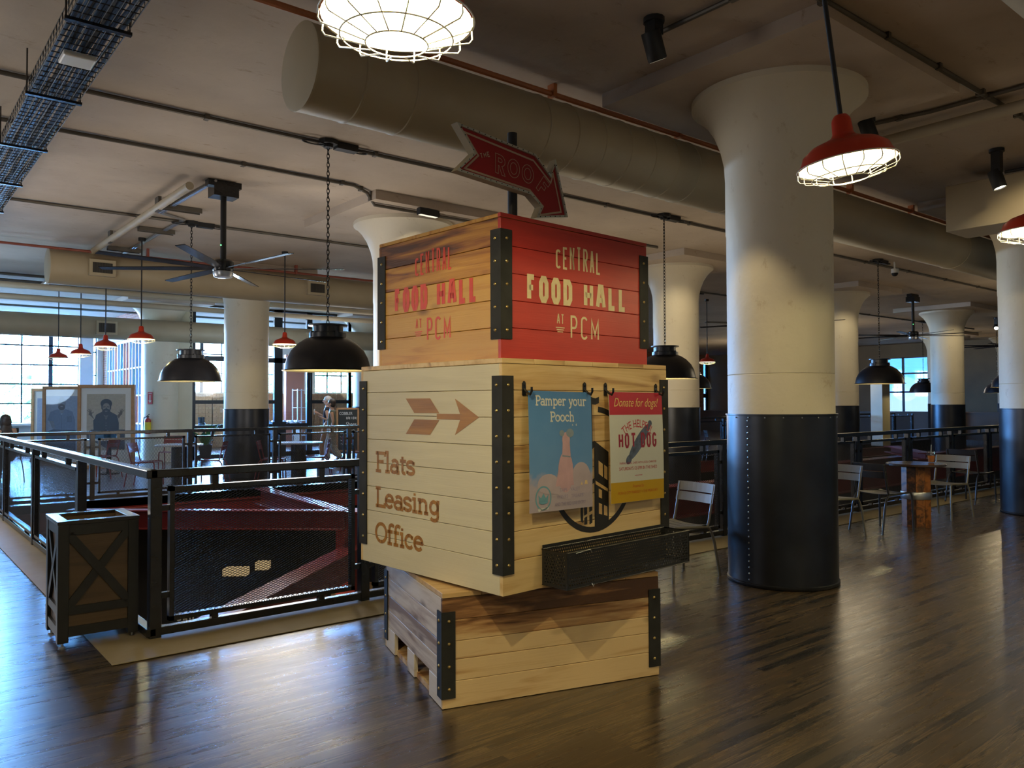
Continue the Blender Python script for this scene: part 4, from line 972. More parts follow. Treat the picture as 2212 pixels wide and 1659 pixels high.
# ================================================================ red steelwork in the well
def ibeam(label, a, b, wf_=.26, h=.24, m_='redsteel', tilt=None):
    a, b = Vector(a), Vector(b); L = (b-a).length; t = thing('steel_beam', label, 'steel beam', a, 0, 'red steel beams in the floor opening')
    t.rotation_euler = (b-a).to_track_quat('X', 'Z').to_euler()
    m = MB().box(0, L, -wf_/2, wf_/2, -.018, 0).box(0, L, -wf_/2, wf_/2, -h, -h+.018).box(0, L, -.008, .008, -h+.018, -.018)
    o = m.build('beam_section', m_, t, bevel=.002, seg=1)
    return t
pc = PD(752, 1105, 10.0)
pl = PD(150, 1100, 10.0); ibeam('long level red beam seen through the near mesh panel', pl, (pc.x-.12, pc.y-.12, pl.z), .16, .24)
pd_ = PZ(605, 1062, pc.z-.002)
ibeam('short red beam running back from the corner post', (pc.x+.05, pc.y+.14, pc.z), (pd_.x, 12.6, pc.z), .22, .26)
lo = PZ(395, 1368, -.27); up = PZ(800, 1160, -.27)
dd = (lo-up).normalized()
ibeam('broad red diagonal beam rising to the corner post behind the mesh', lo+dd*.35, up, .26, .32)
t = thing('steel_post', 'red steel corner post where the beams meet behind the mesh', 'steel post', (pc.x, pc.y, -4.5), math.radians(45))
MB().box(-.12, .12, -.12, .12, 0, pc.z+4.5).build('post_section', 'redsteel', t); MB().box(-.18, .18, -.18, .18, pc.z+4.5, pc.z+4.52).build('cap_plate', 'redsteel', t)
ibeam('red beam behind the metal chair just right of the crates', (8.2, 8.05, .20), (13.8, 8.05, .20), .3, .5)
ibeam('red beam behind the round table and orange drink', (14.2, 8.3, .28), (24, 8.3, .28), .3, .62)
ibeam('red stair beam slanting behind the table on the right', PD(1925, 963, 15.0), PD(2000, 978, 13.2), .25, .12)
ibeam('red edge beam just under the floor along the near railing', (1.6, 5.62, -.1), (30, 5.62, -.1), .2, .3)
ibeam('red edge beam just under the floor along the far railing', (1.6, 13.6, -.12), (30, 13.6, -.12), .2, .3)
# lower storey things glimpsed through the mesh
c = PZ(400, 1338, -2.2); t = thing('shop_sign', 'small black sign with pale letters seen low through the railing', 'sign', c, math.radians(-38))
MB().box(-.2, .2, 0, .04, -.12, .12).build('sign_board', 'dark', t); flat(MB(), sans_quads('SAU', -.15, -.03, .15, .11, .026), .002).build('lettering', 'paper', t)
c = PZ(345, 1335, -2.25); t = thing('cabinet', 'pale wooden cabinet glimpsed low beside the railing post', 'cabinet', (c.x, c.y, -4.5), math.radians(-38)); MB().box(-.35, .3, 0, .5, 0, 1.95).build('carcass', 'crateend', t); MB().box(-.36, .31, -.02, .52, 1.95, 2.0).build('top_board', 'mixwood', t)
for k, (px, py, ww) in enumerate(((510, 1234, .19), (568, 1221, .10))):
    c = PD(px, py, 13.0); o = MB().box(-ww, ww, -.1, .1, -.06, .06).build('light_box', emitm('warm_light_box_%d' % k, (1, .72, .36), .30), None, c, math.radians(-38)); tag(o, ('wider', 'smaller')[k]+' yellow lit box on the storey below', 'light box', 'yellow light boxes below')
c = PZ(752, 1283, -2.4); t = thing('kiosk', 'pale wooden kiosk with white ring mark on the storey below', 'kiosk', (c.x, c.y, -4.5), math.radians(-38)); MB().box(-.35, 1.2, 0, .6, 0, c.z+4.55).build('counter_front', 'crateend', t); MB().box(-.38, 1.23, -.04, .64, c.z+4.55, c.z+4.60).build('counter_top', 'mixwood', t)
flat(MB(), ribbon(ell(.05, c.z+4.42, .07, .07), .015, True), .002).build('ring_mark', 'paper', t)
for p_ in ((4, 9, -1.3), (12, 9, -1.3), (20, 10, -1.3)): lamp('POINT', p_, 26, (1, .72, .42), .15)  # added warm points to light the lower storey, no fixtures modelled

# ================================================================ pendant lamps
def red_lamp(label, loc, energy, tilt=0, near=False, first=[None]):
    g = 'red warehouse pendant lamps with wire guards'
    n = 48 if near else 24
    t = thing('pendant_lamp', label, 'pendant lamp', loc, 0, g)
    if tilt: t.rotation_euler = tilt
    pr = [(.2, 0), (.203, .004), (.2, .010), (.186, .028), (.176, .056), (.14, .085), (.085, .105), (.052, .121), (.043, .137), (.040, .19), (.036, .203), (.026, .216), (.0, .217)]
    ins = [(r-.004 if r > .01 else 0, z-.004 if z > .01 else z) for r, z in pr[:8]]+[(.0, .112)]
    m = MB().lathe(pr, n=n); m.m(1).lathe([(a, b) for a, b in [(.2, 0)]+ins[2:]], n=n)
    m.build('shade', ['redlamp', 'lampin'], t)
    MB().ball((0, 0, .085), .036, .036, .04, 16, 10).build('bulb', 'bulb' if near else 'farbulb', t)
    m = MB(); th = .0024
    for k in range(16):
        a = 2*PI*k/16; c, s = math.cos(a), math.sin(a)
        m.tube([(r*c, r*s, z) for r, z in ((.204, .004), (.206, -.022), (.198, -.034), (.083, -.064))], th, 5)
    for r, z in ((.083, -.064), (.150, -.047), (.206, .002)): m.tube([(r*math.cos(2*PI*k/40), r*math.sin(2*PI*k/40), z) for k in range(40)], th, 5, True)
    m.build('wire_guard', 'whitewire', t)
    top = HC-loc[2]; MB().cyl((0, 0, .2), .0105, top-.2, 10).build('stem', 'blackmatte', t)
    MB().cyl((0, 0, top-.05), .055, .05, 16).build('canopy', 'blackmatte', t)
    if energy: lamp('POINT', (0, 0, .027), energy, WARM, .016, None, 'bulb_light', t)
    return t
RZ = 2.52
p = PZ(858, 44, RZ); red_lamp('big red pendant lamp cut off at the top of the photo', p, 70, (math.radians(2), 0, 0), True)
p = PZ(1830, 356, RZ); ta = math.radians(7); red_lamp('red pendant lamp on black stem in front of the riveted column', p, 14, (-_F.y*0+ta*0, 0, 0), True).rotation_euler = (Matrix.Rotation(-ta, 4, _F)).to_euler()
p = PZ(2241, 500, RZ); red_lamp('red pendant lamp clipped by the right edge of the photo', p, 18, 0, True)
for px, py, en, lb in ((305, 733, 9, 'red pendant lamp left of the column with the extinguisher sign'), (228, 749, 6, 'red pendant lamp hanging just under the far duct vent'), (174, 765, 4, 'red pendant lamp against the bright window, third from the duct end'),
                      (126, 773, 0, 'smallest red pendant lamp, washed out against the bright window'), (615, 744, 12, 'red pendant lamp right of the column in front of the shop'), (1528, 782, 8, 'tiny red pendant lamp left of the riveted column')):
    red_lamp(lb, PZ(px, py, RZ+.03), en)
fill_spots = [(-1.1, 1.75), (-3.3, 1.75), (7.7, 1.6), (9.9, 1.6), (1.1, -1.6), (4, -1.6), (7, -1.6)]
for x, y in fill_spots: lamp('SPOT', (x, y, RZ), 44, WARM, .06, (x, y, 0), angle=150, blend=.3)  # added downward fill spots without fixtures, warm light for the unseen hall

for p_, e_, c_ in (((-2, 7, 2.0), 85, 1), ((0, 11.5, 2.0), 90, 1), ((4, 9.6, 1.6), 85, 1), ((9, 9.0, 1.6), 50, 0), ((12, 6.6, 2.2), 24, 0), ((20, 6, 2.4), 30, 0), ((26, 14, 2.4), 34, 0), ((9, 17.5, 2.4), 36, 1),
                   ((7.6, .4, 2.3), 13, 0), ((33, 13.5, 2.2), 70, 0), ((30, 21, 2.2), 60, 0), ((3.5, -1.5, 2.3), 15, 0), ((1, 24.5, 2.2), 160, 2), ((-4, 19.5, 2.2), 100, 2), ((1.2, 16.4, 2.3), 60, 2), ((9.5, 25, 2.4), 120, 2), ((8, 19.2, 2.4), 50, 2)):
    lamp('POINT', p_, e_, ((1, .82, .54), (1, .92, .82), (.50, .72, 1.0))[c_], .7).data.specular_factor = 0  # added fill points without fixtures: stand-ins for other lamps and bounced daylight
def chain(m, z0_, z1_, pitch, r, wr, n=8, seg=5):
    k = int((z1_-z0_)/pitch)
    for i in range(k+1):
        z = z0_+(i+.5)*pitch; o = (i % 2)*PI/2
        m.tube([(r*math.cos(a)*math.cos(o), r*math.cos(a)*math.sin(o), z+pitch*.72*math.sin(a)) for a in [2*PI*j/n for j in range(n)]], wr, seg, True)
def dome_lamp(label, loc, rim=1.83, lit=9, fine=True):
    n = 48 if fine else 28
    t = thing('dome_lamp', label, 'dome lamp', (loc[0], loc[1], rim), 0, 'large black dome lamps on chains')
    pr = [(.45, 0), (.455, .006), (.432, .014), (.425, .05), (.405, .13), (.365, .205), (.30, .275), (.23, .322), (.185, .340), (.185, .385), (.152, .392), (.152, .455), (.197, .458), (.197, .472), (0, .476)]
    MB().lathe(pr, n=n).m(1).lathe([(.45, 0), (.428, .014), (.42, .05), (.40, .128), (.36, .2), (.295, .27), (.22, .316), (0, .33)], n=n).build('shade', ['dome', 'domein'], t)
    m = MB()
    for a in (0, PI/2, PI, 3*PI/2): m.box(.176*math.cos(a)-.015, .176*math.cos(a)+.015, .176*math.sin(a)-.015, .176*math.sin(a)+.015, .345, .40)
    m.build('clamp', 'dome', t)
    MB().ball((0, 0, .2), .06, n=12, m=8).build('bulb', 'domebulb', t)
    m = MB(); chain(m, .475, HC-rim-.06, .045 if fine else .09, .014, .0042, 8 if fine else 6, 5 if fine else 4); m.build('chain', 'black', t)
    m = MB().cyl((0, 0, HC-rim-.075), .05, .03, 8).cyl((0, 0, HC-rim-.045), .10, .045, 8)
    m.box(.08, .32, -.05, .05, HC-rim-.07, HC-rim-.001)
    m.build('canopy', 'blackmatte', t)
    m = MB(); m.tube([(-.16+.12*math.cos(a), .05*math.sin(a), HC-rim-.05) for a in [2*PI*j/16 for j in range(16)]], .008, 5, True).tube([(.36+.09*math.cos(a), .05*math.sin(a), HC-rim-.05) for a in [2*PI*j/16 for j in range(16)]], .008, 5, True).build('cable_loop', 'blackmatte', t)
    lamp('POINT', (0, 0, .10), lit, WARM, .05, None, 'bulb_light', t).data.specular_factor = 0
    return t
for x, y, lb, fn in ((3.66, 7.46, 'large black dome lamp nearest the crates on their left', True), (3.72, 12.05, 'black dome lamp left of the column under the fan', True), (8.87, 7.41, 'black dome lamp partly behind the right side of the red crate', True),
                 (14.9, 7.25, 'black dome lamp above the table between two cream columns', True), (15.5, 12.1, 'black dome lamp almost wholly behind a cream column', False), (21.6, 7.28, 'black dome lamp half hidden by the column at right edge', False),
                 (21.6, 12.2, 'black dome lamp peeking out beside the riveted column', False)):
    dome_lamp(lb, (x, y), 1.83, 7, fn)
c = PD(1995, 848, 26.6); dome_lamp('small black dome lamp before the bright far window', c, c.z, 10, False)
c = PD(2155, 849, 28.6); dome_lamp('smallest black dome lamp, low at the right edge column', c, c.z, 10, False)

# ================================================================ spotlights on the ceiling
def spot(label, px, py, z, aim, en, ang=42, s=1.0, kind=None):
    c = PZ(px, py, z); t = thing('spotlight', label, 'spotlight', (c.x, c.y, z), 0, 'black ceiling spotlights')
    d = (Vector(aim)-c).normalized(); q = Vector((0, 0, -1)).rotation_difference(d)
    qm = q.to_matrix().to_4x4()
    m = MB().lathe([(0, .10), (.066, .10), (.068, .09), (.068, -.09), (.060, -.10), (.056, -.085)], n=24).xf(qm); hd = m.build('can', 'blackmatte', t)
    m = MB().lathe([(.057, -.088), (.04, -.09), (0, -.092)], n=20).xf(qm); m.build('lens', 'spotface', hd)
    MB().box(-.045, .045, -.045, .045, .08, HC-z-.03).cyl((0, 0, HC-z-.035), .075, .034, 12).build('mount', 'blackmatte', t)
    if en: lamp('SPOT', d*.13, en, (1, .80, .46), .03, d*2, 'spot_light', t, ang, .5)
    return t
spot('black can spotlight near the top beside the drop panel', 1413, 100, 4.0, (5.6, 3.75, 1.2), 60, 48)
spot('black can spotlight behind the red lamp on the stem', 1876, 282, 4.0, (7.9, 2.6, 0), 25, 60)
spot('black can spotlight at the upper right edge', 2154, 388, 3.87, (9.6, 2.2, 0), 40, 60)
spot('tiny black spotlight between two far columns at right', 2152, 706, 3.9, (23, 8.0, 0), 30, 60)
for c_, r_ in (((925, 461), 0), ):
    c = PZ(925, 461, 4.02); t = thing('linear_light', 'short black bar light at the column top left of the crates', 'bar light', c, math.radians(4))
    MB().box(-.16, .16, -.04, .04, -.035, .05).build('housing', 'blackmatte', t); MB().box(-.14, .14, -.03, .03, -.038, -.034).build('lens', emitm('dim_lens', (1, .9, .7), .8), t)
lamp('SPOT', (c.x, c.y-.05, 3.9), 14, (1, .85, .55), .04, (6.0, 9.7, 3.0), angle=80)
# spots washing the distant columns and the crate faces from the ceiling behind the camera
for x, y, tx, ty_, tz, en in ((10.3, 8.2, 12.1, 9.8, 2.2, 60), (16.6, 8.2, 18.1, 9.8, 2.2, 60), (22.6, 8.0, 24.1, 9.8, 2.2, 70), (8.4, 2.4, 12.0, 3.7, 1.8, 60), (28, 12, 31, 15, 2.2, 120)):
    lamp('SPOT', (x, y, 4.0), en, (1, .83, .52), .04, (tx, ty_, tz), angle=60, blend=.6)
lamp('SPOT', (-.7, 2.3, 4.05), 75, (1, .80, .46), .05, (2.4, 3.6, 1.7), angle=38, blend=.6)
c = PZ(1933, 590, 3.98); t = thing('dome_camera', 'small white security camera on the ceiling left of the far fan', 'security camera', c)
MB().cyl((0, 0, 0), .07, .08, 16).build('housing', 'plastic', t); MB().ball((0, 0, -.005), .06, n=14, m=8).build('camera_dome', 'dark', t); MB().cyl((0, 0, .08), .02, HC-c.z-.08, 8).build('mount', 'plastic', t)

# ================================================================ ceiling fans
def fan(label, cx_, cy_, zh, a0, Rb=1.45):
    t = thing('ceiling_fan', label, 'ceiling fan', (cx_, cy_, zh), 0, 'long bladed black ceiling fans'); top = HC-zh
    MB().lathe([(0, .12), (.10, .12), (.12, .10), (.122, .0), (.11, -.02), (.10, -.03)], n=32).build('motor_hub', 'black', t)
    MB().lathe([(.118, -.02), (.118, -.055), (.105, -.085), (.06, -.095), (0, -.095)], n=32).build('hub_cap', 'steel', t)
    MB().cyl((0, 0, .12), .035, top-.3, 16).build('downrod', 'blackmatte', t)
    m = MB().box(-.15, .15, -.11, .11, top-.2, top-.07); m.box(-.20, .20, -.06, .06, top-.075, top-.001); m.build('ceiling_mount', 'black', t)
    MB().ball((-.034, -.015, .30), .008, n=8, m=6).build('indicator_light', emitm('green_led', (.1, 1, .2), 4), t)
    for k in range(8):
        a = a0+k*PI/4; m = MB(); n = 8; vs = []
        for i in range(n+1):
            f_ = i/n; x = .09+(Rb-.09)*f_; hw = .032+.030*min(1, f_*3)-.012*f_; pt = math.radians(14-6*f_)
            for sy, sz in ((-1, -.004), (1, -.004), (1, .004), (-1, .004)): vs.append((x, sy*hw*math.cos(pt)-sz*math.sin(pt), .02+sy*hw*math.sin(pt)+sz))
        fs = [(4*i+j, 4*i+(j+1) % 4, 4*i+4+(j+1) % 4, 4*i+4+j) for i in range(n) for j in range(4)]+[(3, 2, 1, 0), (4*n, 4*n+1, 4*n+2, 4*n+3)]
        m.add(vs, fs); b = m.build('fan_blade', 'black', t); b.rotation_euler.z = a
    return t
fan('black ceiling fan with long blades nearest on the left', f1.x, f1.y, 3.12, math.radians(9))
fan('black ceiling fan between the second and third column on the right', 20.5, 9.1, 3.14, .2, 1.5)
fan('black ceiling fan peeking out behind both sides of riveted column', 14.9, 9.6, 3.14, .35, 1.5)
fan('most distant black ceiling fan at the right edge', 26.2, 9.0, 3.12, .1, 1.5)

# ================================================================ chairs and tables
def slat_chair(label, loc, face, m_, group):
    """origin on the floor mid-chair, front towards local +x"""
    t = thing('metal_chair', label, 'chair', loc, face, group)
    W2, r = .21, .0115
    for s in (-1, 1):
        y = s*W2
        MB().tube([(.235, y*1.06, 0), (.225, y*1.02, .40), (.215, y, .435), (.19, y, .45), (-.15, y, .432), (-.175, y, .432)], r, 8).build('front_leg', m_, t)
        MB().tube([(-.30, y*1.06, 0), (-.245, y*1.02, .30), (-.215, y, .385), (-.18, y, .428), (-.15, y, .434)], r, 8).build('rear_leg', m_, t)
        MB().tube([(-.165, y, .43), (-.185, y, .47), (-.255, y, .78)], r, 8).build('back_post', m_, t)
    m = MB()
    n = 5
    for i in range(n):
        xa = -.17+i*.082; pts = []
        for k in range(9):
            yy = -W2-.005+(2*W2+.01)*k/8; dz = -.014*(1-((k-4)/4)**2); pts.append((yy, .452+dz-.004*i/2+ (.006 if i == n-1 else 0)))
        vs = [(x, yy, z+dz) for dz in (0, -.006) for x in (xa, xa+.074) for yy, z in pts]
        f_ = []
        for k in range(8): f_ += [(k, k+1, 9+k+1, 9+k), (18+9+k, 18+9+k+1, 18+k+1, 18+k), (k, 18+k, 18+k+1, k+1), (9+k+1, 27+k+1, 27+k, 9+k)]
        m.add(vs, f_, False)
    m.build('seat', m_, t)
    m = MB()
    for i, (za, zb) in enumerate(((.625, .70), (.712, .79))):
        vs = []
        for off in (0, .006):
            for z in (za, zb):
                for k in range(9):
                    yy = -W2-.018+(2*W2+.036)*k/8; x = -.185-(z-.47)*.226-.022*(1-((k-4)/4)**2)+.010-off; vs.append((x, yy, z))
        f_ = []
        for k in range(8): f_ += [(k, k+1, 9+k+1, 9+k), (27+k, 27+k+1, 18+k+1, 18+k), (k, 18+k, 18+k+1, k+1), (9+k+1, 27+k+1, 27+k, 9+k)]
        f_ += [(0, 9, 27, 18), (8, 26, 35, 17)]
        m.add(vs, f_)
    m.build('backrest', m_, t)
    return t
GC = 'grey slatted metal chairs along the near railing'; RC = 'red slatted metal chairs beyond the opening'
def fdir(dx, dy): return math.atan2(dy, dx)
c1 = slat_chair('grey slatted metal chair standing between the crates and the riveted column', (5.46, 4.46, 0), fdir(-.49, .07), 'chairgrey', GC)
dup(c1, (8.30, 4.60, 0), fdir(-.5, .04), 'grey metal chair half hidden right beside the riveted column')
dup(c1, (10.83, 4.46, 0), fdir(-.5, .05), 'grey metal chair behind the cup with orange drink')
c3 = slat_chair('dark grey metal chair pushed in at the left of the round table', (9.20, 4.46, 0), fdir(.49, -.10), 'chairdark', GC)
dup(c3, (12.75, 4.85, 0), fdir(.5, -.08), 'dark grey metal chair cut by the column at the right edge')
def round_table(label, loc, rad, base, top, h=.755, leg=None):
    t = thing('round_table', label, 'table', loc, .4)
    MB().lathe([(0, h-.03), (rad-.01, h-.03), (rad, h-.022), (rad, h-.006), (rad-.006, h), (0, h)], n=40).build('tabletop', top, t)
    if base == 'barrel':
        m = MB()
        k = 10
        for i in range(k):
            a, b = 2*PI*i/k+.01, 2*PI*(i+1)/k-.01
            m.prism([(.165*math.cos(a), .165*math.sin(a), .0), (.165*math.cos(b), .165*math.sin(b), 0), (.12*math.cos(b), .12*math.sin(b), 0), (.12*math.cos(a), .12*math.sin(a), 0)], (0, 0, h-.03))
        m.build('stave_base', 'barrel', t); MB().lathe([(.167, .33), (.171, .335), (.171, .415), (.167, .42)], n=32).build('metal_band', 'steel', t)
    else:
        MB().cyl((0, 0, 0), .22, .02, 24).build('base_plate', 'black', t); MB().cyl((0, 0, .02), .05 if base == 'post' else .14, h-.05, 20).build('pedestal', 'black', t)
    return t
tb = round_table('dark round table on a wooden stave base with an orange drink', (9.83, 4.36, 0), .33, 'barrel', 'tabletop')
round_table('round table mostly hidden behind the riveted column', (7.45, 4.62, 0), .32, 'barrel', 'tabletop', .72)
t = thing('drink_cup', 'clear plastic cup of orange drink with straw on the round table', 'cup', (10.04, 4.27, .755))
MB().lathe([(0, .002), (.031, .002), (.033, .006), (.045, .125), (.047, .128), (.044, .127), (.031, .006), (0, .006)], n=24).build('cup', glass('clear_plastic', (.95, .95, .93), .08), t)
MB().lathe([(0, .008), (.0305, .008), (.040, .085), (0, .085)], n=24).build('orange_drink', mat('orange_tea', (.55, .17, .025), .2, 0, .1), t)
MB().lathe([(.047, .128), (.047, .135), (.03, .143), (0, .145)], n=20).build('lid', glass('clear_lid', (.9, .9, .88), .15), t)
MB().tube([(0, 0, .09), (.01, .0, .2), (.012, 0, .215)], .004, 8).build('straw', mat('pale_straw', (.5, .55, .45), .5, 0, 0), t)
# beyond the well: red chairs and round tables
def at(px, d, z=0.0):
    p = PD(px, 872, d); return (p.x, p.y, z)
r1 = slat_chair('red metal chair left of the rear table, facing right', at(316, 14.6), math.radians(-35), 'chairred', RC)
dup(r1, at(458, 15.1), math.radians(150), 'red metal chair facing left just before the column under the fan')
dup(r1, at(588, 15.3), math.radians(-30), 'red metal chair half hidden behind the column under the fan')
dup(r1, at(684, 15.9), math.radians(150), 'red metal chair facing left near the walking woman')
dup(r1, at(772, 17.2), math.radians(-60), 'red metal chair next to the chalkboard by the crate edge')
dup(r1, at(222, 16.2), math.radians(140), 'red metal chair in front of the bearded man portrait')
dup(r1, at(372, 17.6), math.radians(-120), 'red metal chair farthest back, under the fire extinguisher')
round_table('round pale table between the two red chairs at left', at(388, 14.7), .42, 'drum', 'paletop')
round_table('round pale table right of the column under the fan', at(645, 15.4), .46, 'drum', 'paletop')
round_table('round table with a clear tray before the portraits', at(236, 17.2), .42, 'post', 'paletop')
p = at(232, 17.1, .757); t = thing('clear_tray', 'clear plastic tub on the table before the portraits', 'plastic tub', p, .5)
MB().box(-.19, .19, -.12, .12, 0, .16).build('tub', glass('blue_plastic', (.55, .75, .85), .15), t); MB().box(-.2, .2, -.13, .13, .16, .17).build('lid', glass('blue_lid', (.5, .7, .85), .2), t)
slat = dup(c3, at(1545, 20.0), math.radians(-40), 'faint dark chair seen far behind between crates and riveted column', None)

# ================================================================ framed portraits standing on the far floor
def framed(label, px0, px1, ptop, d, draw):
    a, b = PD(px0, 872, d), PD(px1, 872, d); w_ = (b-a).length; h = PD(px0, ptop, d).z-.03
    mid = (a+b)/2; t = thing('framed_portrait', label, 'framed portrait', (mid.x, mid.y, .0), math.atan2((b-a).y, (b-a).x), 'tall framed portraits on the far floor')
    f_ = .075*w_/1.33
    m = MB()
    for q in ((-w_/2, w_/2, 0, f_), (-w_/2, w_/2, h-f_, h), (-w_/2, -w_/2+f_, f_, h-f_), (w_/2-f_, w_/2, f_, h-f_)): m.box(q[0], q[1], -.03, .05, q[2], q[3])
    m.build('frame', 'frameoak', t, bevel=.004); MB().box(-w_/2+.02, w_/2-.02, .0, .03, .02, h-.02).build('mount_board', 'paper', t)
    for x in (-w_/2+.1, w_/2-.1): MB().box(x-.04, x+.04, -.2, .3, -.0, .03).build('foot', 'frameoak', t)
    k = w_/1.33
    def P2(x, y): return ((x-1207)/485*k, h-(y-255)/485*k)   # sketch units measured on the photograph's enlargement
    pr = None
    for i, (nm, polys, col) in enumerate(draw):
        m = MB()
        for q in polys: m.poly([(P2(*p)[0], -.0015-.0006*i, P2(*p)[1]) for p in q])
        o = m.build(nm, mat('portrait_'+nm, sr(*col), .5, 0, .1, 20), t if pr is None else pr)
        if pr is None: pr = o
    MB().box(-w_/2+f_, w_/2-f_, -.016, -.013, f_, h-f_).build('glazing', glass('picture_glass', (1, 1, 1), .05), t)
    return t
def el2(cx_, cy_, rx, ry, n=20): return ell(cx_, cy_, rx, ry, n)
def hand(cx_, cy_, sgn):
    o_ = [[(cx_-16, cy_+22), (cx_+16, cy_+22), (cx_+18*1, cy_-6), (cx_-18, cy_-6)]]
    for dx, dy in ((-40, -34), (-24, -46), (-8, -46), (8, -38)):
        ex, ey = cx_+sgn*dx, cy_+dy; o_.append([(cx_+sgn*dx*.25-5, cy_), (cx_+sgn*dx*.25+5, cy_), (ex+3, ey), (ex-3, ey)])
    ex = cx_+sgn*34; o_.append([(cx_+sgn*8, cy_+12), (cx_+sgn*14, cy_), (ex, cy_-14), (ex+2, cy_-6)])
    return o_
man = [('print_background', [[(985, 360), (1425, 360), (1425, 1000), (985, 1000)]], (172, 160, 136)),
       ('skin_print', el2(1207, 515, 54, 64) and [el2(1207, 515, 54, 64), [(1190, 560), (1230, 560), (1240, 640), (1180, 640)], [(1062, 640), (1098, 690), (1046, 600), (1020, 570), (1005, 590)], [(1330, 610), (1350, 640), (1392, 570), (1372, 560)]]+hand(1030, 575, 1)+hand(1372, 575, -1), (92, 84, 74)),
       ('hair_print', [el2(1207, 470, 66, 54), [(1148, 470), (1162, 470), (1166, 540), (1152, 530)], [(1266, 470), (1252, 470), (1248, 540), (1262, 530)]], (30, 30, 32)),
       ('face_print', [el2(1207, 512, 42, 48)], (128, 118, 104)),
       ('beard_print', [el2(1207, 566, 48, 40), [(1172, 505), (1198, 502), (1198, 510), (1172, 513)], [(1216, 502), (1242, 505), (1242, 513), (1216, 510)], [(1202, 515), (1212, 515), (1216, 540), (1198, 540)]], (34, 34, 36)),
       ('mouth_print', [[(1192, 552), (1222, 552), (1218, 560), (1196, 560)]], (150, 130, 120)),
       ('shirt_print', [[(1160, 562), (1092, 596), (1062, 700), (1066, 780), (1100, 790), (1320, 790), (1352, 770), (1352, 690), (1328, 600), (1256, 562), (1206, 650)], [(1066, 780), (1098, 780), (1110, 690), (1082, 640), (1060, 660)], [(1352, 760), (1316, 760), (1318, 640), (1340, 630)], [(985, 800), (1040, 765), (1420, 765), (1420, 990), (1240, 990), (985, 860)]], (40, 40, 42)),
       ('button_print', [el2(1206, 690, 4, 4, 8), el2(1206, 720, 4, 4, 8), el2(1206, 750, 4, 4, 8)], (140, 132, 120))]
man2 = [('print_background', [[(920, 365), (1500, 365), (1500, 1000), (920, 1000)]], (132, 144, 168)),  # bluish cast of the reflection on the glazing is put into these print colours
        ('skin_print', [el2(1098, 445, 46, 74), [(1070, 500), (1128, 500), (1134, 560), (1066, 560)], [(950, 620), (1000, 620), (1080, 760), (1100, 800), (1060, 800), (990, 720)]], (112, 116, 130)),
        ('beard_print', [el2(1098, 490, 40, 34), [(1066, 430), (1090, 427), (1090, 434), (1066, 438)], [(1106, 427), (1130, 430), (1130, 438), (1106, 434)]], (74, 70, 76)),
        ('lip_print', [[(1082, 478), (1114, 478), (1108, 486), (1088, 486)]], (150, 130, 136)),
        ('shirt_print', [[(1060, 510), (970, 545), (940, 640), (1010, 650), (1030, 740), (1250, 760), (1250, 640), (1220, 540), (1140, 510), (1100, 580)]], (98, 112, 140)),
        ('jeans_print', [[(950, 760), (1000, 740), (1260, 750), (1260, 990), (930, 990), (925, 820)]], (52, 62, 84)),
        ('pocket_print', [[(1160, 590), (1215, 590), (1215, 660), (1160, 660)], [(1096, 580), (1102, 580), (1106, 740), (1098, 740)]], (86, 98, 124))]
man3 = [('print_background', [[(960, 380), (1460, 380), (1460, 1000), (960, 1000)]], (150, 164, 190)), ('shirt_print', [[(1100, 620), (1320, 620), (1400, 990), (1020, 990)]], (80, 90, 110)), ('skin_print', [el2(1207, 540, 60, 80)], (180, 186, 198))]
framed('framed portrait of a bearded person shrugging with both hands raised', 168.5, 291, 828.5, 18.6, man)
framed('framed portrait of a bald bearded person in a light shirt', 92.5, 216, 832, 19.6, man2)
framed('framed portrait mostly hidden behind the other two portraits', 68, 176, 837, 21.0, man3)

# ================================================================ extinguisher and its sign on the column
cc = Vector((CU[0], CV4, 0)); tdir = Vector((-CU[0], -CV4, 0)).normalized()
def oncol(px, py):
    d = ray(px, py); a = d.x**2+d.y**2; b = d.x*(-cc.x)+d.y*(-cc.y); c_ = cc.x**2+cc.y**2-.434**2
    q = b*b-a*c_; t_ = (-b-math.sqrt(max(q, 0)))/a; return EYE+d*t_
p = oncol(325, 860); nrm = Vector((p.x-cc.x, p.y-cc.y, 0)).normalized(); ya = math.atan2(nrm.x, -nrm.y)
hh = (oncol(325, 847).z-oncol(325, 873.5).z)
t = thing('extinguisher_sign', 'small red sign with white down arrow on the cream column', 'sign', p+nrm*.02, ya)
MB().box(-.066, .066, 0, .006, -hh/2, hh/2).build('sign_plate', mat('sign_red', (.45, .03, .03), .4, 0, 0), t)
flat(MB(), [[(-.014, .08), (.014, .08), (.014, -.06), (-.014, -.06)], [(-.045, -.06), (.045, -.06), (0, -.13)], [(-.045, .115), (.045, .115), (.045, .13), (-.045, .13)]], .001).build('down_arrow', 'paper', t)
p = oncol(324, 920); nrm = Vector((p.x-cc.x, p.y-cc.y, 0)).normalized()
t = thing('fire_extinguisher', 'fire extinguisher with yellow label mounted on the cream column', 'fire extinguisher', p+nrm*.10-Vector((0, 0, .20)), ya)
MB().lathe([(0, 0), (.07, .0), (.078, .02), (.078, .33), (.06, .38), (.025, .40), (.02, .42), (0, .42)], n=24).build('cylinder', mat('extinguisher_red', (.38, .02, .02), .3, 0, 0), t)
MB().lathe([(.0795, .10), (.0795, .30)], n=24).build('label_band', mat('extinguisher_yellow', (.75, .58, .03), .4, 0, .1), t)
MB().box(-.02, .02, -.03, .03, .42, .455).bar((0, -.02, .46), (0, .07, .50), .02, .012).build('valve_handle', 'black', t)
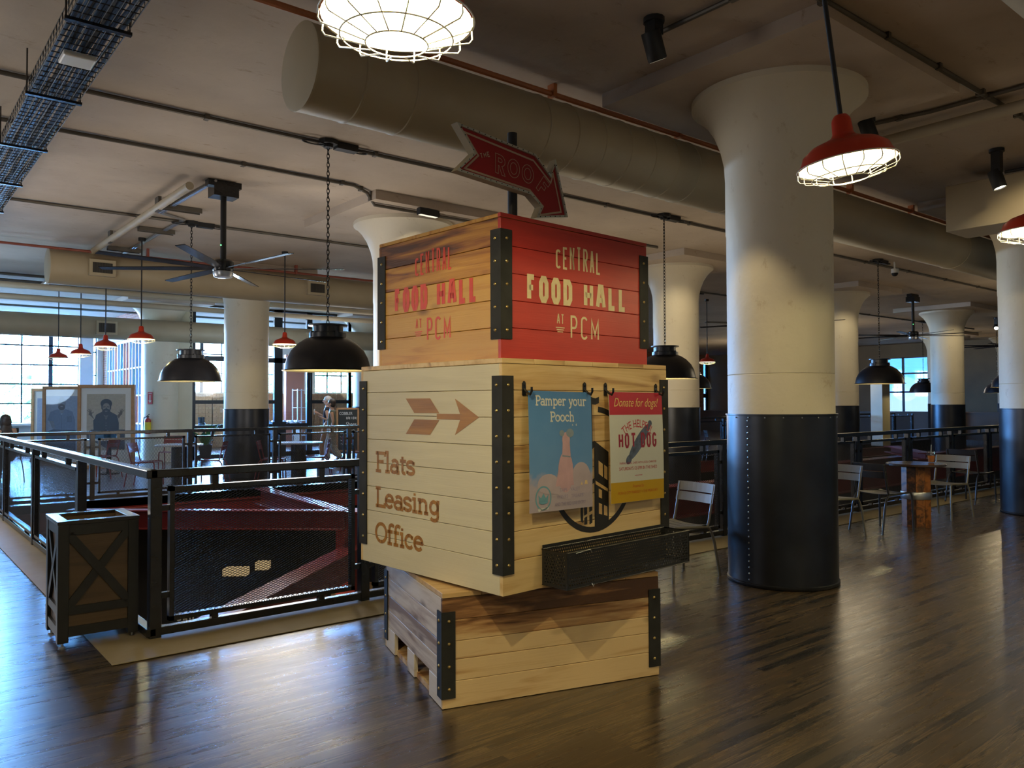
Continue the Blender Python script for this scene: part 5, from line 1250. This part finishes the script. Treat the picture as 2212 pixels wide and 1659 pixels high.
MB().tube([(-.02, 0, .43), (-.10, 0, .42), (-.115, 0, .3), (-.10, 0, .12), (-.08, 0, .06)], .012, 8).build('hose', 'blackmatte', t)

# ================================================================ shop front behind the far railing
SV = 22.0
def SU(px): return PV(px, 860, SV).x
struct(MB().box(6.35, SU(414), SV-.06, SV+.06, 0, HC).build('wall_5', 'wallcream'))
xs = [(SU(417), .05), (SU(600), .12), (SU(665), .05), (SU(671), .03), (SU(754), .05), (11.5, .05)]
m = MB()
for x, w_ in xs: m.box(x-w_, x+w_, SV-.05, SV+.05, 0, HC)
zt, zm, zl = PV(600, 779, SV).z, PV(700, 868, SV).z, PV(640, 918, SV).z
m.box(xs[0][0], 11.5, SV-.05, SV+.05, zt-.07, zt+.07); m.box(xs[0][0], xs[1][0], SV-.04, SV+.04, zm-.05, zm+.05); m.box(xs[2][0], 11.5, SV-.04, SV+.04, zm-.05, zm+.05)
m.box(xs[0][0], 11.5, SV-.05, SV+.05, HC-.06, HC); m.box(xs[0][0], 11.5, SV-.05, SV+.05, 0, .12); m.box(xs[0][0], xs[2][0], SV-.045, SV+.045, zl-.05, zl+.05)
x = xs[1][0]; m.box(x-.2, x+.2, SV-.12, SV+.12, 0, .98)
sf = struct(m.build('window_11', 'mull')); MB().box(xs[0][0], 11.5, SV-.006, SV+.006, .1, HC-.05).build('pane', 'glass', sf)
# drawer cabinets along the shop's back wall
dw, dh = .225, .142
def cabinet(label, x):
    t = thing('drawer_cabinet', label, 'cabinet', (x, 27.55, 0), 0, 'orange wood drawer cabinets in the shop')
    MB().box(0, 4*dw, 0, .5, 0, 1.86).build('carcass', 'frameoak', t)
    f_ = MB().box(.006, dw-.006, -.02, 0, .006, dh-.006).build('drawer', 'drawerwood', t); 
    kn = MB().ball((dw/2, -.03, dh*.55), .012, n=6, m=4).build('knob', 'black', f_)
    for j in range(13):
        for i in range(4):
            if i == 0 and j == 0: f_.location = (0, 0, .005); continue
            c = f_.copy(); COL.objects.link(c); c.parent = t; c.location = (i*dw, 0, .005+j*dh)
            k = kn.copy(); COL.objects.link(k); k.parent = c
    return t
M['drawerwood'] = wood('drawer_orange_wood', [(.28, .13, .05), (.36, .18, .07), (.42, .22, .09)], .5, knots=False)
cb = cabinet('leftmost drawer cabinet seen through the shop window', 8.31)
for i, lb in enumerate(('second drawer cabinet through the shop window, left of the column under the fan', 'drawer cabinet almost wholly behind the column under the fan', 'drawer cabinet in the shop just right of the column under the fan', 'drawer cabinet in the shop partly behind the white shelf rack', 'drawer cabinet in the shop behind the two walkers', 'drawer cabinet in the shop behind the chalkboard')):
    dup(cb, (8.31+(i+1)*(4*dw+.03), 27.55, 0), 0, lb)
struct(MB().box(PV(618, 850, 26.2).x, PV(657, 850, 26.2).x, 26.2, 26.4, 0, 3.2).build('wall_6', mat('terracotta_wall', (.36, .13, .08), .7, 0, .1, 1)))
x0, x1 = PV(643, 860, 25.6).x, PV(662, 860, 25.6).x
t = thing('shelf_rack', 'white metal shelf rack inside the shop beside the terracotta wall', 'shelf', (x0, 25.6, 0))
m = MB()
for x in (0, x1-x0):
    for y in (0, .4): m.box(x-.015, x+.015, y-.015, y+.015, 0, 2.0)
m.build('frame', 'whitebar', t)
for z in (.4, .9, 1.35, 1.95): MB().box(0, x1-x0, 0, .4, z, z+.02).build('shelf', 'whitebar', t)
t = thing('display_table', 'pale display bench with a row of shoes behind the shop window', 'bench', (SU(577), SV+.25, 0))
L_ = SU(662)-SU(577); MB().box(0, L_, 0, .5, .86, .90).build('bench_top', 'whitebar', t)
for x in (.05, L_-.05): MB().box(x-.03, x+.03, .05, .45, 0, .86).build('leg', 'frameoak', t)
sc = [('white', (.7, .7, .72)), ('tan', (.40, .22, .12)), ('black', (.03, .03, .035)), ('grey', (.3, .33, .38))]
shoe0 = {}
for i in range(14):
    cn, cl = sc[(i*3+i//4) % 4]; x = SU(577)+.1+(L_-.2)*i/13
    tgt = (x, SV+.38, .90); rz_ = -PI/2+.5*((i % 3)-1)*.4
    lb = '%s shoe %s on the shop window bench' % (cn, ('at the left end', 'second from the left', 'third from the left', 'fourth from the left', 'fifth from the left', 'sixth from the left', 'seventh from the left', 'seventh from the right', 'sixth from the right', 'fifth from the right', 'fourth from the right', 'third from the right', 'second from the right', 'at the right end')[i])
    if cn in shoe0: dup(shoe0[cn], tgt, rz_, lb); continue
    t = thing('shoe', lb, 'shoe', tgt, rz_, 'shoes on the shop bench'); shoe0[cn] = t
    m = MB(); sec = [(-.13, .035, .09), (-.08, .038, .10), (-.02, .037, .085), (.05, .042, .055), (.11, .04, .045), (.15, .02, .03)]
    n = 10; vs = [(x_, w_*math.cos(PI*k/(n-1)), .015+h_*math.sin(PI*k/(n-1))) for x_, w_, h_ in sec for k in range(n)]
    m.add(vs, [(i_*n+k, (i_+1)*n+k, (i_+1)*n+k+1, i_*n+k+1) for i_ in range(len(sec)-1) for k in range(n-1)]+[tuple(range(n)), tuple(range((len(sec)-1)*n, len(sec)*n))[::-1]], True)
    m.build('upper', mat(cn+'_shoe_leather', cl, .4, 0, .1), t); MB().prism([(-.135, -.036, 0), (.05, -.044, 0), (.15, -.02, 0), (.15, .02, 0), (.05, .044, 0), (-.135, .036, 0)], (0, 0, .018)).build('sole', 'blackmatte', t)
t = thing('display_table', 'low pale shop table left of the column under the fan', 'table', (SU(421), SV+.35, 0))
L_ = SU(468)-SU(421); MB().box(0, L_, 0, .6, .87, .91).build('tabletop', 'whitebar', t)
for x in (.05, L_-.05):
    for y in (.05, .55): MB().box(x-.025, x+.025, y-.025, y+.025, 0, .87).build('leg', 'black', t)
for k, px in enumerate((448, 454)):
    p_ = (SU(px), SV+.6, .91); t = thing('boot', ('left', 'right')[k]+' one of the dark boots on the pale shop table', 'boot', p_, -PI/2, 'dark boots on the shop table')
    MB().tube([(0, 0, .0), (0, 0, .1), (-.01, 0, .22)], [.05, .048, .055], 12).build('shaft', 'blackmatte', t); MB().ball((.05, 0, .03), .11, .05, .045).build('upper', 'blackmatte', t)
# leafy plant by the shop window
p_ = Vector((SU(431), SV-.5, 0)); t = thing('potted_plant', 'potted plant with broad green leaf before the shop window', 'plant', p_)
MB().lathe([(0, 0), (.13, 0), (.17, .42), (.155, .42), (.14, .38), (0, .38)], n=20).build('pot', 'blackmatte', t)
M['leaf'] = mat('green_leaf', (.05, .16, .05), .4, 0, .2, 8)
for k in range(9):
    a = k*2.4; l_ = .35+.2*((k*7) % 3); m = MB(); vs = []; c, s = math.cos(a), math.sin(a)
    for i in range(7):
        f_ = i/6; w_ = .085*math.sin(PI*min(1, f_*.93+.07)); r_ = (.05+l_*.5*f_); z = .4+l_*1.1*f_-.25*f_*f_
        vs += [(r_*c-w_*s, r_*s+w_*c, z), (r_*c, r_*s, z-.02), (r_*c+w_*s, r_*s-w_*c, z)]
    m.add(vs, [(3*i+j, 3*i+j+1, 3*i+4+j, 3*i+3+j) for i in range(6) for j in range(2)], True); m.build('leaf', 'leaf', t)
# chalkboard
x0, x1 = PD(727, 870, 20.6), PD(776, 870, 20.6); w_ = (x1-x0).length; mid = (x0+x1)/2
t = thing('chalkboard_sign', 'wooden framed chalkboard behind the walkers with chalk lettering', 'chalkboard', (mid.x, mid.y, 0), math.atan2((x1-x0).y, (x1-x0).x))
HB = PD(727, 881, 20.6).z
MB().box(-w_/2+.03, w_/2-.03, -.005, .02, .28, HB-.03).build('slate', mat('slate', (.02, .024, .022), .6, 0, .2), t)
m = MB()
for q in ((-w_/2, w_/2, HB-.045, HB), (-w_/2, w_/2, .25, .295), (-w_/2, -w_/2+.045, 0, HB), (w_/2-.045, w_/2, 0, HB)): m.box(q[0], q[1], -.02, .03, q[2], q[3])
m.build('frame', 'frameoak', t)
ck = mat('chalk', (.6, .6, .58), .8, 0, 0)
for tx, xa, xb, z, h in (('COBBLER', -.22, .12, HB-.18, .075), ('UNION', -.04, .22, HB-.30, .07)):
    flat(MB(), sans_quads(tx, xa, z, xb, h, .013), .007).build('lettering', ck, t) if tx != 'COBBLER' else flat(MB(), bfont_quads(tx, xa, z, xb, h), .007).build('lettering', ck, t)
flat(MB(), bfont_quads('Shoes', -.06, HB-.47, .22, .11, .3), .007).build('lettering', ck, t)
for k in range(5):
    flat(MB(), ribbon([(-.2+.035*i, .45+.09*k+.012*math.sin(i*2.3+k)) for i in range(12)], .01), .007).build('chalk_scribble', ck, t)

# ================================================================ people
def skin(name, vs, es, rad, m, parent, sub=2):
    me = bpy.data.meshes.new(name); me.from_pydata(vs, es, []); me.update()
    o = bpy.data.objects.new(name, me); COL.objects.link(o); o.parent = parent
    md = o.modifiers.new('skin', 'SKIN'); md.use_smooth_shade = True
    if not me.skin_vertices: return o
    for i, r in enumerate(rad):
        me.skin_vertices[0].data[i].radius = (r, r) if not isinstance(r, tuple) else r
    me.skin_vertices[0].data[0].use_root = True
    sb = o.modifiers.new('smooth', 'SUBSURF'); sb.levels = sub; sb.render_levels = sub
    me.materials.append(m); return o
SKIN = mat('skin', (.52, .30, .20), .5, 0, .05, 8)
class Fig:
    def __init__(s): s.v = []; s.e = []; s.r = []
    def p(s, co, r, link=None):
        s.v.append(co); s.r.append(r); i = len(s.v)-1
        if link is not None: s.e.append((link, i))
        return i
    def chain(s, start, pts):
        l_ = start; ids = []
        for co, r in pts: l_ = s.p(co, r, l_); ids.append(l_)
        return ids
def person(name, label, loc, face, hgt, J, top, legs, hair, hairstyle):
    """local x forward, y left; J holds pose points for a 1.7 m figure"""
    t = thing(name, label, 'person', loc, face); t.scale = (hgt/1.7,)*3
    f = Fig()
    pel = f.p(J['pelvis'], .12); sp = f.chain(pel, [(J['waist'], .105), (J['chest'], .125), (J['neck'], .05)])
    hd = f.chain(sp[-1], [(J['head'], .072), (J['crown'], .075)])
    f.chain(hd[0], [(tuple(Vector(J['head'])+Vector((.075, 0, .0))), .018), (tuple(Vector(J['head'])+Vector((.10, 0, -.012))), .008)])
    for s in ('l', 'r'):
        a = f.chain(sp[1], [(J['sho_'+s], .052), (J['elb_'+s], .038), (J['wri_'+s], .026), (J['hand_'+s], .032)])
        hv = Vector(J['hand_'+s]); dv = (hv-Vector(J['wri_'+s])).normalized()
        if 'curl_'+s in J: dv = (dv+Vector(J['curl_'+s])).normalized()
        sd = dv.cross(Vector((1, 0, 0)) if abs(dv.x) < .8 else Vector((0, 0, 1))).normalized()
        for k in range(4): f.chain(a[-1], [(tuple(hv+dv*.04+sd*(.018*(k-1.5))), .009), (tuple(hv+dv*(.075+.008*(1-abs(k-1.3)))+sd*(.02*(k-1.5))), .007)])
        f.chain(a[-1], [(tuple(hv+sd*.035+dv*.012), .010), (tuple(hv+sd*.05+dv*.04), .008)])
        f.chain(pel, [(J['hip_'+s], .088), (J['kne_'+s], .058), (J['ank_'+s], .038), (J['toe_'+s], .034)])
    skin('body', f.v, f.e, f.r, SKIN, t)
    h = Vector(J['head'])
    for y in (-.033, .033): MB().ball(tuple(h+Vector((.066, y, .028))), .010, n=8, m=6).build('eye', 'blackmatte', t)
    MB().ball(tuple(h+Vector((.070, 0, -.045))), .010, .022, .006, 10, 6).build('mouth', mat('lip', (.4, .14, .12), .5, 0, 0), t)
    for y in (-.078, .078): MB().ball(tuple(h+Vector((-.005, y, .0))), .018, .010, .028, 8, 6).build('ear', SKIN, t)
    # hair
    m = MB(); c = Vector(J['crown'])
    m.ball(tuple(c+Vector((-.018, 0, -.005))), .098, .092, .088, 16, 10)
    if hairstyle == 'bob': m.ball(tuple(h+Vector((-.05, 0, .0))), .075, .088, .10, 14, 10)
    if hairstyle == 'long': m.ball(tuple(h+Vector((-.06, 0, -.02))), .085, .105, .15, 14, 10).ball(tuple(h+Vector((-.085, 0, -.2))), .06, .115, .2, 14, 10)
    if hairstyle == 'short': m.ball(tuple(h+Vector((-.035, 0, .03))), .075, .083, .07, 14, 10)
    m.build('hair', hair, t)
    g = Fig(); w0 = g.p(J['waist'], .125); g.chain(w0, [(J['pelvis'], .135), (tuple(Vector(J['pelvis'])+Vector((0, 0, -.08))), .135)])
    ch = g.chain(w0, [(J['chest'], .142), (tuple(Vector(J['chest']).lerp(Vector(J['neck']), .75)), .075)])
    for s in ('l', 'r'):
        e_ = Vector(J['sho_'+s]).lerp(Vector(J['elb_'+s]), J.get('sleeve', .25)); g.chain(ch[0], [(J['sho_'+s], .062), (tuple(e_), .055)])
    skin('top', g.v, g.e, g.r, top, t)
    g = Fig(); w0 = g.p(tuple(Vector(J['pelvis'])+Vector((0, 0, .04))), .13)
    for s in ('l', 'r'):
        k, a = Vector(J['kne_'+s]), Vector(J['ank_'+s]); g.chain(w0, [(J['hip_'+s], .105), (tuple(k), .082), (tuple(k.lerp(a, .85)), J.get('cuff', .07))])
    skin('trousers', g.v, g.e, g.r, legs, t)
    for s in ('l', 'r'):
        a, q = Vector(J['ank_'+s]), Vector(J['toe_'+s]); skin('shoe', [tuple(a+Vector((-.03, 0, -.035))), tuple(a.lerp(q, .5)+Vector((0, 0, -.02))), tuple(q)], [(0, 1), (1, 2)], [.045, .045, .035], M['blackmatte'], t, 1)
    return t
walk = dict(pelvis=(0, 0, .93), waist=(0, 0, 1.08), chest=(.01, 0, 1.28), neck=(.0, 0, 1.46), head=(.035, 0, 1.575), crown=(.012, 0, 1.635),
            sho_l=(.0, .17, 1.385), elb_l=(-.06, .21, 1.12), wri_l=(.06, .20, .92), hand_l=(.085, .195, .85), sho_r=(.0, -.17, 1.385), elb_r=(.06, -.21, 1.13), wri_r=(.22, -.17, 1.2), hand_r=(.29, -.15, 1.24),
            hip_l=(0, .085, .88), kne_l=(.12, .085, .49), ank_l=(.10, .085, .085), toe_l=(.24, .09, .04), hip_r=(0, -.085, .88), kne_r=(-.02, -.085, .47), ank_r=(-.26, -.085, .13), toe_r=(-.14, -.085, .05))
fc_ = math.atan2(-_R.y, -_R.x)
sage = mat('sage_green_top', (.16, .17, .12), .8, 0, .2, 10); cream_tr = mat('pale_patterned_trousers', (.52, .50, .44), .8, 0, .45, 30)
w1 = dict(walk); w1['elb_l'] = (-.05, .22, 1.12); w1['wri_l'] = (.02, .23, .90); w1['hand_l'] = (.03, .225, .83); w1['sleeve'] = .12; w1['cuff'] = .085
person('person', 'person with dark short hair, sage sleeveless top and pale trousers walking left', at(717, 19.3), fc_+.15, 1.60, w1, sage, cream_tr, mat('dark_brown_hair', (.03, .02, .016), .5, 0, .2, 20), 'bob')
w2 = dict(walk); w2['hand_r'] = (.32, -.10, 1.30); w2['wri_r'] = (.25, -.13, 1.25); w2['sleeve'] = .4
p2 = person('person', 'grey haired person in dark top and tan trousers walking beside the other', at(708, 19.9), fc_, 1.68, w2, mat('navy_top', (.02, .024, .04), .8, 0, .2, 10), mat('tan_trousers', (.42, .20, .09), .8, 0, .15, 10), mat('grey_hair', (.45, .44, .43), .6, 0, .2, 20), 'short')
pp = p2.matrix_basis @ Vector((.36, -.09, 1.31))
t = thing('phone', 'small white phone held up by the grey haired person', 'phone', pp, fc_); MB().box(-.006, .006, -.04, .04, -.07, .07).build('phone_case', 'plastic', t, bevel=.003)
sit = dict(pelvis=(0, 0, .52), waist=(-.02, 0, .67), chest=(.0, 0, .88), neck=(.02, 0, 1.05), head=(.06, 0, 1.16), crown=(.03, 0, 1.215),
           sho_l=(.0, .17, .98), elb_l=(.10, .22, .74), wri_l=(.32, .16, .76), hand_l=(.38, .13, .77), sho_r=(.0, -.17, .98), elb_r=(.10, -.22, .74), wri_r=(.32, -.16, .76), hand_r=(.38, -.13, .77),
           hip_l=(.02, .09, .5), kne_l=(.42, .1, .5), ank_l=(.40, .1, .09), toe_l=(.52, .1, .04), hip_r=(.02, -.09, .5), kne_r=(.42, -.1, .5), ank_r=(.40, -.1, .09), toe_r=(.52, -.1, .04))
sp_ = at(13, 15.6)
person('person', 'seated person with long dark hair at the left edge behind the railing', sp_, math.radians(110), 1.72, sit, mat('dark_jacket', (.02, .02, .024), .8, 0, .2, 10), M['blackmatte'], mat('long_dark_hair', (.035, .022, .016), .5, 0, .25, 20), 'long')
dup(c3, (sp_[0]-.02, sp_[1]-.04, 0), math.radians(110), 'dark metal chair under the seated person at the left edge', None)
round_table('round pale table in front of the seated person at left edge', (sp_[0]-.25, sp_[1]+.85, 0), .38, 'post', 'paletop')

# ================================================================ trees outside the windows
def tree(label, loc, R_, h, seed):
    rn = random.Random(seed); t = thing('tree', label, 'tree', loc, 0, 'leafy trees outside the windows'); m = MB()
    for i in range(1500):
        a, b = rn.uniform(0, 2*PI), math.acos(rn.uniform(-1, 1)); r_ = R_*rn.uniform(.55, 1)**.5*(1+.25*math.sin(3*a+seed)*math.sin(2*b))
        c = Vector((r_*math.sin(b)*math.cos(a), r_*math.sin(b)*math.sin(a), h+r_*math.cos(b)*.85)); s_ = rn.uniform(.16, .32)
        u_ = Vector((rn.uniform(-1, 1), rn.uniform(-1, 1), rn.uniform(-1, 1))).normalized(); v_ = u_.orthogonal().normalized()
        m.poly([c+u_*s_, c+v_*s_*.6, c-u_*s_, c-v_*s_*.6])
    m.build('crown', 'treeleaf', t); MB().tube([(0, 0, 0), (.1, 0, h*.5), (0, .1, h)], [.3, .22, .12], 10).build('trunk', 'barrel', t)
M['treeleaf'] = mat('tree_leaf', (.07, .17, .05), .6, 0, .4, .7)
struct(MB().box(-60, 80, 30, 140, -6.3, -6.0).build('ground', mat('outside_ground', (.5, .53, .56), .9, 0, .1, .2)))
for i, (px, d, R_, lb) in enumerate(((15, 44, 2.8, 'leafy tree seen through the far left window'), (75, 60, 3.6, 'pale leafy tree seen low through the left window by the portraits'), (725, 52, 3.4, 'leafy tree seen through the shop window above the walkers'), (785, 66, 3.0, 'leafy tree seen at the right of the shop window'), (588, 60, 3.0, 'small tree behind the shop window right of the column'))):
    c = PD(px, 872, d); tree(lb, (c.x, c.y, -6), R_, 7.0, i+1)
